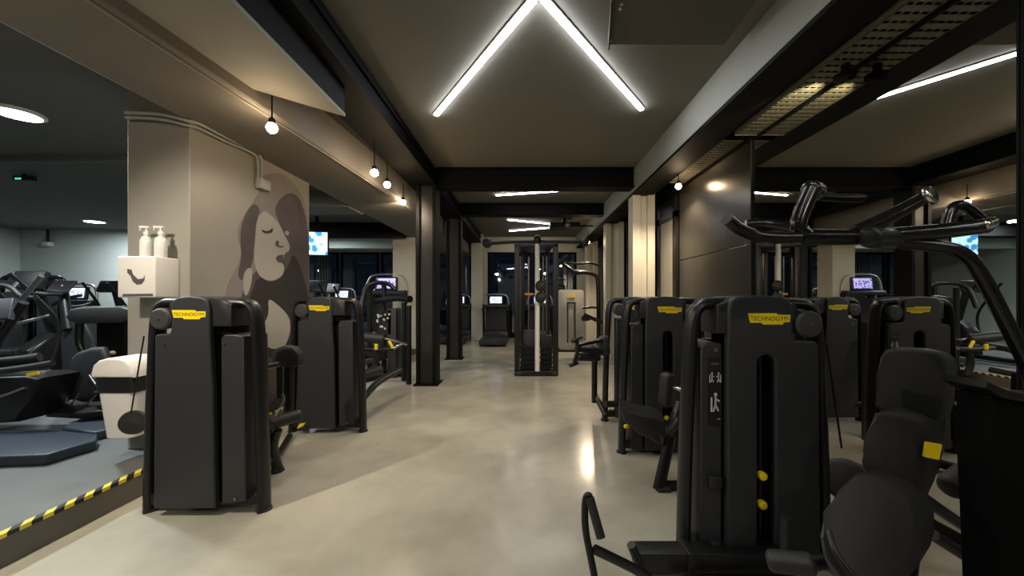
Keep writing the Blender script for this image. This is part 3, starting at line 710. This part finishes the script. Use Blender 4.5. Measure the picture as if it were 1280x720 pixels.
# seat cushions, all turned a little toward the step side
seat = [(1066,592,1.62),(1082,590,1.62),(1110,603,1.60),(1136,624,1.58),(1145,640,1.56),(1143,665,1.52),(1136,690,1.48),(1122,722,1.44),(1104,742,1.40),(1060,745,1.40),(1038,722,1.44),(1026,695,1.48),(1021,668,1.52),(1029,640,1.56),(1044,612,1.60)]
obj('seat_pad', B().prism([P(*q) for q in seat], (.15,.06,-.015), .024, 4), 'pad', t)
low = [(1092,517,1.72),(1104,514,1.72),(1130,521,1.71),(1155,534,1.70),(1162,545,1.70),(1158,575,1.69),(1149,610,1.68),(1141,626,1.67),(1132,625,1.67),(1100,606,1.68),(1078,588,1.69),(1075,578,1.69),(1081,545,1.71)]
obj('back_pad', B().prism([P(*q) for q in low], (.13,.05,.01), .02, 4), 'pad', t)
up = [(1106,437,1.78),(1116,435,1.78),(1150,437,1.77),(1172,442,1.77),(1182,450,1.77),(1184,462,1.77),(1181,505,1.76),(1174,526,1.76),(1164,531,1.76),(1130,524,1.76),(1100,516,1.77),(1093,508,1.77),(1095,470,1.78),(1099,446,1.78)]
obj('head_pad', B().prism([P(*q) for q in up], (.12,.06,.0), .02, 4), 'pad', t)
obj('label_tag', B().prism([P(1158,553,1.655),P(1178,556,1.655),P(1174,575,1.655),P(1155,571,1.655)], (.004,.012,0)), 'yellow', t, label='yellow tag on the cushion edge', smooth=False)
obj('back_shell', B().prism([P(1118,455,1.9),P(1160,455,1.9),P(1160,520,1.88),P(1150,590,1.85),P(1110,580,1.85),P(1102,520,1.88)], (.10,.0,0), .012), 'padside', t)
tubes(t, 'spine', 'frame', [[(1160,470,1.95),(1150,600,1.9),(1130,760,1.85)]], .035)
tubes(t, 'seat_post', 'frame', [[(1110,700,1.6),(1120,800,1.62)]], .04)
tubes(t, 'seat_rail', 'frame', [[(1115,745,1.75),(1060,715,2.1)]], .04)
obj('roller_pad', B().roll(P(958,700,1.58), P(1020,706,1.5), .043, .6), 'pad', t)
tubes(t, 'roller_arm', 'frame', [[(1010,705,1.55),(1035,700,1.6),(1062,728,1.6)]], .03)
tubes(t, 'post', 'postgrey', [[(982,646,1.9),(982,712,1.9)]], .026)
tubes(t, 'lever', 'frame', [[(1036,664,1.5),(1042,690,1.45),(1068,722,1.4)]], .012)
obj('cam_cover', B().roll(P(1052,598,2.2), P(1075,606,2.3), .12, .3), 'rubber', t)
tubes(t, 'cable', 'frame', [[(1033,430,2.15),(1052,560,2.2)]], .006)
obj('knee_pad', B().roll(P(1186,612,1.95), P(1212,590,2.0), .06, .5), 'pad', t)
tubes(t, 'strut', 'frame', [[(1150,620,1.8),(1200,655,1.9),(1262,692,2.0)]], .028)
tubes(t, 'strut', 'frame', [[(1165,668,1.8),(1215,700,1.85),(1250,722,1.9)]], .028)

# --- overhead grip machine at the right edge
D = 1.42
c = P(1235, 720, 1.5)
t = thing('pull_machine', 'black overhead pull machine with bent grip bars at the mirrored side', 'exercise machine', (c.x, 1.5, 0))
def body(pts, d, depth, name, m, bev=.01):
    return obj(name, B().prism([P(u, v, d) for u, v in pts], (0,depth,0), bev), m, t)
zb = lambda d: V0+CZ*F/d
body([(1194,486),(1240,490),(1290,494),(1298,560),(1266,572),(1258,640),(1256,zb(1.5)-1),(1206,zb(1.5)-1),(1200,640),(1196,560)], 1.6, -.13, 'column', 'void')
body([(1176,466),(1200,478),(1240,486),(1300,488),(1300,495),(1240,493),(1196,486),(1175,474)], 1.6, -.16, 'tray', 'frame', .004)
obj('base', B().box(c.x-.35, 1.3, 0, c.x+.3, 1.36, .05, bev=.01).box(c.x-.05, 1.3, 0, c.x+.05, 1.66, .05, bev=.01), 'frame', t)
tubes(t, 'main_bar', 'gloss', [[(1000,296,D),(1060,297,D),(1120,294,D),(1180,289,D),(1232,282,D+.02)]], .030)
tubes(t, 'grip', 'gloss', [[(909,274,D-.1),(924,287,D-.08),(950,297,D-.04),(1005,297,D)]], .021)
tubes(t, 'grip', 'gloss', [[(932,280,D+.22),(960,279,D+.2),(1000,287,D+.1)]], .018)
tubes(t, 'grip', 'gloss', [[(1015,237,D),(1003,262,D),(996,284,D),(1008,294,D)]], .028)
obj('grip', B().roll(P(1012,236,D), P(1022,240,D+.08), .034, .6), 'gloss', t)
tubes(t, 'grip', 'gloss', [[(1020,246,D+.1),(1050,248,D+.1),(1080,248,D+.1)]], .016)
tubes(t, 'brace', 'gloss', [[(1070,291,D),(1110,272,D-.01),(1158,246,D-.02)]], [.03,.026,.022])
obj('end_cap', B().roll(P(1158,246,D-.02), P(1168,242,D-.04), .036, .5), 'chrome', t, label='chrome end cap')
tubes(t, 'loop_bar', 'gloss', [[(1182,286,D+.05),(1188,262,D+.05),(1197,255,D+.05),(1210,258,D+.05),(1234,280,D+.04)]], .018)
obj('end_cap', B().roll(P(1226,283,D), P(1244,276,D), .022, .8), 'chrome', t, label='chrome end cap')
tubes(t, 'lever_arm', 'gloss', [[(1085,300,D),(1160,306,D+.02),(1205,314,D+.03),(1228,345,D+.04),(1256,400,D+.06),(1290,468,D+.08),(1292,495,D+.1)]], .025)
obj('hub', B().roll(P(1085,296,D-.05), P(1120,299,D+.03), .04, .4), 'frame', t)

# ================================================================== BEHIND: leg machine between posts (left of corridor)
t = thing('leg_machine', 'black leg machine with yellow grips standing beside the first black post', 'exercise machine', (-2.45, 6.4, 0))
zf = lambda d: V0+CZ*F/d
D = 6.6
for u, d, top in ((505,6.75,378), (511,6.5,382), (462,6.9,360), (480,7.1,356)):
    tubes(t, 'post', 'frame', [[(u,zf(d)-1,d),(u,top,d)]], .045)
obj('weight_cover', B().box(*(P(484,478,7.0)), *(P(502,385,7.3)), bev=.02), 'shroud', t)
obj('weight_cover', B().box(*(P(502,472,6.95)), *(P(514,384,7.2)), bev=.02), 'shroud_d', t)
tubes(t, 'top_bar', 'frame', [[(452,385,6.6),(456,360,6.7),(466,353,6.8),(486,354,7.0),(494,362,7.0)]], .04)
tubes(t, 'top_bar', 'frame', [[(470,376,6.9),(495,372,6.8),(513,374,6.6)]], .06)
tubes(t, 'base_bar', 'frame', [[(450,478,6.6),(480,470,7.0),(508,467,7.2)]], .05)
tubes(t, 'base_bar', 'frame', [[(456,462,7.4),(500,466,7.1)]], .05)
obj('roller_pad', B().roll(P(446,420,6.2), P(480,424,6.3), .085, .2), 'pad', t)
tubes(t, 'handle', 'chrome', [[(481,423,6.3),(495,426,6.3),(510,431,6.25)]], .02)
tubes(t, 'handle', 'chrome', [[(492,436,6.3),(498,432,6.3),(506,428,6.3)]], .018)
tubes(t, 'bar', 'frame', [[(448,435,6.3),(478,437,6.35),(492,436,6.4)]], .035)
obj('grip', B().roll(P(470.5,430,6.1), P(470,437,6.1), .028), 'yellow', t, label='yellow grip')
obj('grip', B().roll(P(486,426,6.1), P(491,435,6.1), .024), 'yellow', t, label='yellow grip')
tubes(t, 'pivot', 'frame', [[(474,437,6.4),(470,455,6.4),(464,466,6.6)]], .05)
obj('seat_pad', B().prism([P(450,452,6.7),P(468,446,6.7),P(470,452,6.7),P(452,458,6.7)], (.1,.4,0), .02), 'pad', t)
b = B()
for k in range(14):
    q = P(471+random.uniform(0,16), 392+random.uniform(0,20), 6.95); b.ball(q, .022, (1,.5,1), 8)
obj('instruction_plate', B().box(*(P(470,418,7.0)), *(P(489,388,7.02))), 'black', t)
obj('pictogram', b, 'white', t)

# ================================================================== GENERIC CARDIO MACHINES
def treadmill(loc, rz, lab, scr='con2'):
    t = thing('treadmill', lab, 'treadmill', loc, rz)
    obj('deck', B().prism([(-.42,0,.06),(.42,0,.06),(.42,0,.20),(.36,0,.24),(-.36,0,.24),(-.42,0,.20)], (0,1.7,0), .015), 'shroud_d', t, True)
    obj('running_belt', B().box(-.27,.02,.235,.27,1.5,.252), 'rubber', t, True)
    obj('foot', B().box(-.4,.05,0,-.3,.2,.07).box(.3,.05,0,.4,.2,.07).box(-.4,1.4,0,.4,1.6,.07), 'rubber', t, True)
    obj('motor_cover', B().prism([(-.40,1.25,.22),(-.40,1.75,.22),(-.40,1.72,.42),(-.40,1.35,.36)], (.8,0,0), .03), 'shroud', t, True)
    for sx in (-1, 1):
        obj('upright', B().tube([(sx*.43,1.55,.1),(sx*.43,1.5,.7),(sx*.41,1.25,1.25)], .045, ell=1.4), 'frame', t, True)
        obj('handrail', B().tube([(sx*.40,.75,1.12),(sx*.41,1.0,1.12),(sx*.41,1.25,1.2)], .028), 'rubber', t, True)
    obj('console', B().box(-.42,1.15,1.16,.42,1.38,1.26, bev=.03).box(-.24,1.28,1.26,.24,1.34,1.56, rot=(-.15,0,0), bev=.02), 'shroud_d', t, True)
    obj('hoop', B().tube([(-.44,1.3,1.2),(-.42,1.32,1.48),(-.30,1.34,1.62),(.30,1.34,1.62),(.42,1.32,1.48),(.44,1.3,1.2)], .025), 'steel', t, True)
    obj('screen', B().box(-.20,1.262,1.31,.20,1.266,1.53, rot=(-.15,0,0)), scr, t, True, smooth=False)
    obj('front_screen', B().box(-.36,1.42,.4,.36,1.44,1.18), 'shroud_d', t, True)
    return t
tm = treadmill((-.95, 11.4, 0), 0, 'black treadmill with lit screen at the end of the corridor, beside the far pale column')
dup(tm, (.55, 11.7, 0), 0, 'black treadmill with lit screen behind the tall cable station')
dup(tm, (-2.3, 11.9, 0), 0, 'black treadmill at the far windows, seen between the two black posts')
r_ = dup(tm, (-3.5, 8.05, .187), 0, 'black treadmill with purple lit screen before the wide cream column'); r_.scale = (1.18,1.18,1.18)
for c_ in r_.children:
    if c_.name.startswith('screen'): c_.data = c_.data.copy(); c_.data.materials[0] = M['con']
dup(tm, (-4.4, 10.6, .186), 0, 'black treadmill under the far pale beam, behind the leg machine')
dup(tm, (-10.1, 7.2, .186), 0, 'treadmill by the pale green wall, its slanted front showing above the black bench pad')
dup(tm, (-5.9, 10.9, .186), 0, 'black treadmill by the grey blinds under the television')

def elliptical(loc, rz, lab):
    t = thing('cross_trainer', lab, 'cross trainer', loc, rz)
    obj('base', B().box(-.30,0,0,.30,.12,.06, bev=.02).box(-.07,0,.03,.07,1.7,.12, bev=.02).box(-.32,1.55,0,.32,1.7,.06, bev=.02), 'frame', t, True)
    obj('drive_housing', B().prism([(-.13,1.0,.1),(-.13,1.72,.1),(-.13,1.75,.5),(-.13,1.6,.78),(-.13,1.3,.82),(-.13,1.05,.6)], (.26,0,0), .05), 'frame', t, True)
    obj('mast', B().tube([(0,1.4,.7),(0,1.3,1.1),(0,1.2,1.48)], .06), 'frame', t, True)
    obj('console', B().box(-.24,1.08,1.42,.24,1.16,1.68, rot=(-.4,0,0), bev=.02), 'shroud_d', t, True)
    for sx in (-1, 1):
        obj('swing_arm', B().tube([(sx*.28,1.15,.35),(sx*.28,1.3,.9),(sx*.26,1.05,1.3),(sx*.24,.8,1.62)], .024), 'frame', t, True)
        obj('pedal_rail', B().tube([(sx*.22,.25,.22+.08*sx),(sx*.28,1.15,.33)], .035), 'frame', t, True)
        obj('pedal', B().box(sx*.2-.09,.35,.28+.06*sx,sx*.2+.09,.78,.34+.06*sx, rot=(.1,0,0), bev=.02), 'rubber', t, True)
    return t
el = elliptical((-6.85, 4.0, .186), -.1, 'black cross trainer with slanted swing arms in front of the pale wall')
dup(el, (-8.75, 6.9, .186), .05, 'black cross trainer with its arms rising just beside the paper dispenser edge')
dup(el, (-4.45, 6.9, .186), 0, 'black cross trainer beyond the portrait column and second weight machine')
dup(el, (-5.1, 8.8, .186), 0, 'black cross trainer below the television')

# tower by the pale wall
t = thing('strength_machine', 'charcoal weight machine with dull yellow badge before the pale green wall', 'exercise machine', (-8.15, 6.2, .186), math.radians(28))
tower(t, True, 1.70, text=False, plate=0)
obj('arm', B().tube([(.3,-.1,1.6),(.1,-.4,1.2),(-.2,-.7,.9)], .03).tube([(.2,-.1,1.1),(.5,-.3,1.3),(.75,-.4,1.35)], .025), 'frame', t, True)
obj('seat_pad', B().box(-.2,-.8,.45,.2,-.4,.55, bev=.03), 'pad', t, True)
obj('seat_post', B().box(-.05,-.65,.0,.05,-.55,.46), 'frame', t, True)
# reading-desk console machine (bike)
c = P(92, 420, 4.6)
t = thing('exercise_bike', 'upright exercise bike with tilted flat console beside the wall-side weight machine', 'exercise bike', (c.x, 4.6, .186))
obj('console', B().prism([P(57,363,4.6),P(68,350,4.75),P(97,350.5,4.75),P(84,364,4.6)], (0,0,-.035), .01), 'frame', t)
obj('mast', B().tube([P(78,358,4.7),P(82,385,4.65),P(86,412,4.6)], .05), 'frame', t)
obj('body', B().prism([P(74,420,4.6),P(84,400,4.6),P(104,402,4.6),P(116,425,4.6),P(112,zf(4.6)-22,4.6),P(78,zf(4.6)-22,4.6)], (0,.25,0), .03), 'shroud_d', t)
obj('handlebar', B().tube([P(45,366,4.4),P(60,368,4.45),P(76,368,4.6)], .022), 'rubber', t)
obj('base', B().box(c.x-.3, 4.5, .186, c.x+.3, 4.95, .24, bev=.02), 'frame', t)

# bench-like black machine with the fairing, in front of the column
t = thing('exercise_bike', 'black exercise bike with bulging fairing and long pad between bin and mats', 'exercise bike', (-3.95, 3.95, .186))
d = 3.9
obj('long_pad', B().prism([P(80,396,d),P(86,386,d),P(100,383,d),P(150,384,d),P(166,386,d),P(166,400,d),P(150,404,d),P(95,405,d),P(84,402,d)], (0,.30,0), .03, 4), 'pad', t)
obj('frame_post', B().box(P(126,0,d+.1).x, d+.05, .2, P(163,0,d+.1).x, d+.25, 1.26, bev=.02), 'void', t)
obj('frame_post', B().tube([P(100,402,d+.1),P(98,430,d+.1),P(108,445,d+.1)], .035), 'frame', t)
obj('fairing', B().prism([P(74,488,d),P(80,474,d),P(84,460,d),P(86,446,d),P(94,440,d),P(112,434,d),P(127,434,d),P(134,450,d),P(130,490,d),P(110,500,d),P(90,505,d),P(78,500,d)], (.03,.22,0), .05, 4), 'shroud', t)
obj('base', B().prism([P(58,522,d-.1),P(90,506,d),P(140,500,d+.1),P(160,505,d+.1),P(150,518,d-.1),P(100,524,d-.2)], (0,0,.06), .012), 'frame', t)
tubes(t, 'pedal_arm', 'frame', [[(112,470,d-.08),(120,482,d-.12),(128,488,d-.15)]], .02)
obj('pedal', B().box(*(P(122,492,d-.25)), *(P(138,485,d-.1)), bev=.008), 'rubber', t)
obj('knob', B().ball(P(119,471,d-.06), .028), 'yellow', t, label='small yellow knob')
tubes(t, 'brace', 'steel', [[(88,508,d-.06),(98,492,d-.06)]], .008)
tubes(t, 'brace', 'steel', [[(108,506,d-.06),(120,494,d-.06)]], .008)
o = obj('cloth', B().ball(P(147,440,4.0), .06, (1.3,1,.7)), 'cloth'); tag(o, 'small crumpled tan cloth lying above the bin lid on the black bike', 'cloth')
o.modifiers.new('s','SUBSURF').levels = 1
# front left machine: wedge-shaped rower front
t = thing('stepper_machine', 'black wedge-bodied stepper with grab handles cut by the left frame edge', 'exercise machine', (-5.0, 3.55, .186))
d = 3.5
obj('body', B().prism([P(-60,535,d),P(20,528,d),P(36,500,d),P(49,473,d),P(30,470,d),P(-60,474,d)], (0,.35,0), .03), 'frame', t)
obj('top_rail', B().tube([P(-60,470,d-.1),P(20,462,d-.05),P(66,454,d)], .03), 'rubber', t)
obj('top_rail', B().tube([P(-60,462,d+.2),P(0,452,d+.2),P(28,450,d+.2),P(50,446,d+.25)], .045), 'pad', t)
obj('side_trim', B().tube([P(-50,505,d-.01),P(0,497,d-.01),P(30,485,d-.01)], .012), 'steel', t)
obj('badge', B().prism([P(32,467,d-.02),P(46,464,d-.02),P(47,468,d-.02),P(33,471,d-.02)], (0,.02,0)), 'yellow', t, smooth=False)
obj('mast', B().tube([P(-20,470,d+.1),P(-6,430,d+.1),P(14,402,d+.1),P(30,378,d+.1)], .035), 'frame', t)
obj('mast', B().tube([P(0,400,d+.3),P(30,372,d+.3),P(52,345,d+.3)], .022), 'steel', t)
obj('console', B().prism([P(-30,400,d),P(-20,374,d+.1),P(16,372,d+.1),P(10,398,d)], (0,.05,-.02), .01), 'shroud', t)
obj('console', B().prism([P(-20,356,d+.9),P(-10,349,d+1),P(18,350,d+1),P(12,356,d+.9)], (0,.05,-.04), .01), 'frame', t)
obj('handlebar', B().tube([P(-10,356,d+.4),P(12,357,d+.4),P(26,372,d+.4),P(44,372,d+.4)], .022), 'rubber', t)
obj('foot_rail', B().tube([P(15,406,d+1),P(40,400,d+1),P(62,394,d+1.1)], .018), 'steel', t)
# low pile of bars at mid distance
t = thing('rowing_machine', 'low black rowing machine with pale rails behind the wedge-bodied stepper', 'rowing machine', (-6.1, 6.4, .186))
obj('rail', B().box(-7.3, 6.4, .42, -4.9, 6.5, .50, bev=.01), 'steel', t)
obj('rail_body', B().box(-7.3, 6.35, .26, -4.9, 6.55, .42, bev=.01), 'frame', t)
obj('foot', B().box(-7.2, 6.2, .186, -7.3, 6.7, .27).box(-5.1, 6.2, .186, -5.0, 6.7, .27), 'rubber', t)
obj('seat_pad', B().box(-6.3, 6.32, .5, -6.0, 6.58, .57, bev=.02), 'pad', t)
obj('flywheel_case', B().roll((-6.35,6.3,.72), (-6.35,6.6,.72), .26, .3), 'shroud_d', t)
# step platform mats
def matslab(pts, lab, z0, h):
    t_ = B().prism([(*P(u, v, (CZ-z0-h)*F/(v-V0)).xy, z0) for u, v in pts], (0,0,h), .02)
    o = obj('step_mat', t_, 'mat_blue'); tag(o, lab, 'mat'); return o
matslab([(-90,565),(0,538),(60,536),(122,542),(120,550),(57,568),(-80,573)], 'dark blue thick exercise mat on the raised floor, nearest the hazard tape', .186, .09)
matslab([(78,534),(105,520),(150,508),(175,508),(170,525),(140,535),(118,540)], 'dark blue exercise mat behind the front mat, beside the bin', .186, .085)

# ================================================================== CORRIDOR END
# cable station
d = 7.2; X0, X1 = P(643,0,d).x, P(698,0,d).x
t = thing('cable_station', 'tall black cable station with silver centre pole in the middle of the corridor', 'cable machine', ((X0+X1)/2, d, 0))
H = 2.52
for x in (X0+.05, X1-.05):
    obj('front_post', B().box(x-.05, d, .05, x+.05, d+.12, H, bev=.015), 'frame', t)
for x in (X0+.16, X1-.16):
    obj('rear_post', B().box(x-.04, d+.75, .05, x+.04, d+.85, H, bev=.01), 'frame', t)
obj('base', B().box(X0, d-.04, 0, X1, d+.1, .10, bev=.02).box(X0+.1, d+.1, .02, X1-.1, d+.9, .09, bev=.02), 'frame', t)
obj('foot', B().ball((X0+.08, d, .05), .07, (1,1,.7)).ball((X1-.08, d, .05), .07, (1,1,.7)), 'rubber', t)
obj('top_frame', B().box(X0, d, H-.05, X1, d+.12, H+.03, bev=.01).box(X0+.1, d+.1, H-.05, X1-.1, d+.9, H, bev=.01), 'frame', t)
xc = P(671.5,0,d).x
obj('centre_pole', B().tube([(xc, d-.03, .1), (xc, d-.03, H)], .045, seg=20), 'wplastic', t, label='pale silver vertical pole')
obj('pole_cap', B().ball((xc, d-.03, H+.08), .07, (1,1,1.4)), 'frame', t)
obj('carriage', B().ball((xc+.06, d-.1, 1.5), .10, (1,.7,1.1)).ball((xc+.06, d-.1, 1.72), .10, (1,.7,1.1)), 'rubber', t)
for x in (xc-.16, xc+.13, xc+.2, xc-.33):
    obj('guide_rod', B().tube([(x, d+.3, .3), (x, d+.3, H-.2)], .014, seg=8), 'steel', t)
obj('weight_stack', B().box(xc-.28, d+.2, .15, xc+.05, d+.4, .85, bev=.01).box(xc+.08, d+.2, .15, xc+.3, d+.4, .75, bev=.01), 'shroud_d', t)
obj('pin', B().box(xc-.24, d+.05, 1.55, xc-.08, d+.1, 1.59), mat('orange', (.7,.3,.02), .5), t, label='orange handle')
b = B()
for k in range(5): b.box(xc-.33, d+.12, .12+.1*k, xc+.33, d+.18, .15+.1*k)
obj('cross_bar', b, 'frame', t)
# long overhead bar of the crossover frame
d2 = 7.6
obj('crossover_bar', B().tube([P(606,305,d2),P(640,302,d2),P(700,302,d2),P(733,303,d2)], .035), 'frame', t)
obj('end_joint', B().ball(P(609,304,d2), .10), 'rubber', t)
obj('end_joint', B().ball(P(731,303,d2), .09), 'rubber', t)

# silver machine
d = 10.4; a = P(698,0,d).x; c_ = P(730,0,d).x
t = thing('strength_machine', 'silver grey boxy weight machine beyond the cable station', 'exercise machine', ((a+c_)/2, d, 0))
obj('shell', B().prism([(x, d, z) for x, z in rrect(a, .05, c_, 1.72, .10)], (0,.45,0), .02), 'silver', t)
m_ = (a+c_)/2
obj('rib', B().prism([(x, d-.02, z) for x, z in rrect(m_-.12, .25, m_-.08, 1.38, .02)], (0,.03,0)).prism([(x, d-.02, z) for x, z in rrect(m_+.08, .25, m_+.12, 1.38, .02)], (0,.03,0)).prism([(x, d-.02, z) for x, z in rrect(m_-.12, 1.34, m_+.12, 1.38, .015)], (0,.03,0)), 'shroud', t)
obj('badge', B().prism([(x, d-.012, z) for x, z in rrect(m_-.11, 1.50, m_+.11, 1.57, .03)], (0,.02,0)), 'yellow', t, label='yellow badge')
obj('base', B().box(a-.03, d-.05, 0, c_+.03, d+.5, .06, bev=.01), 'frame', t)
# tall black press behind it
t = thing('press_machine', 'tall black press frame with angled handles by the far right wall', 'exercise machine', (2.05, 10.0, 0))
D = 9.9
tubes(t, 'post', 'frame', [[(748,450,9.9),(748,350,D),(744,343,D),(728,340,D),(716,339,D)]], .05)
tubes(t, 'handle', 'frame', [[(704,330,9.7),(712,336,9.7),(718,342,9.8),(728,341,D)]], .045)
tubes(t, 'handle', 'frame', [[(706,329,D),(725,330,D),(738,328,D),(750,333,D)]], .03)
tubes(t, 'handle', 'frame', [[(708,331,D),(709,338,D),(722,341,D)]], .03)
tubes(t, 'arm', 'frame', [[(728,385,D),(740,384,D),(748,385,D)]], .03)
tubes(t, 'arm', 'frame', [[(730,393,D),(740,398,D),(756,404,D-.1)]], .05)
obj('seat_pad', B().roll(P(728,398,D), P(736,398,D+.1), .07), 'pad', t)
tubes(t, 'base_bar', 'frame', [[(735,442,9.9),(760,442,9.9)]], .045)

# ================================================================== LIGHT, WORLD, CAMERA
w = bpy.data.worlds.new('World'); S.world = w; w.use_nodes = True
w.node_tree.nodes['Background'].inputs[0].default_value = (.012,.016,.028,1)
w.node_tree.nodes['Background'].inputs[1].default_value = .35

cam = bpy.data.cameras.new('camera'); co = bpy.data.objects.new('camera', cam); COL.objects.link(co)
cam.sensor_width = 36; cam.lens = F/1280*36
cam.shift_x = -(U0-640)/1280; cam.shift_y = (V0-360)/1280
co.location = (0,0,CZ); co.rotation_euler = (PI/2,0,0); cam.clip_start = .05
S.camera = co
S.view_settings.view_transform = 'Standard'; S.view_settings.look = 'None'; S.view_settings.gamma = 1
S.view_settings.use_curve_mapping = False; S.view_settings.exposure = .22
S.cycles.max_bounces = 8; S.cycles.diffuse_bounces = 4; S.cycles.glossy_bounces = 5; S.cycles.sample_clamp_indirect = 4
S.cycles.use_denoising = True; S.cycles.caustics_reflective = False; S.cycles.caustics_refractive = False
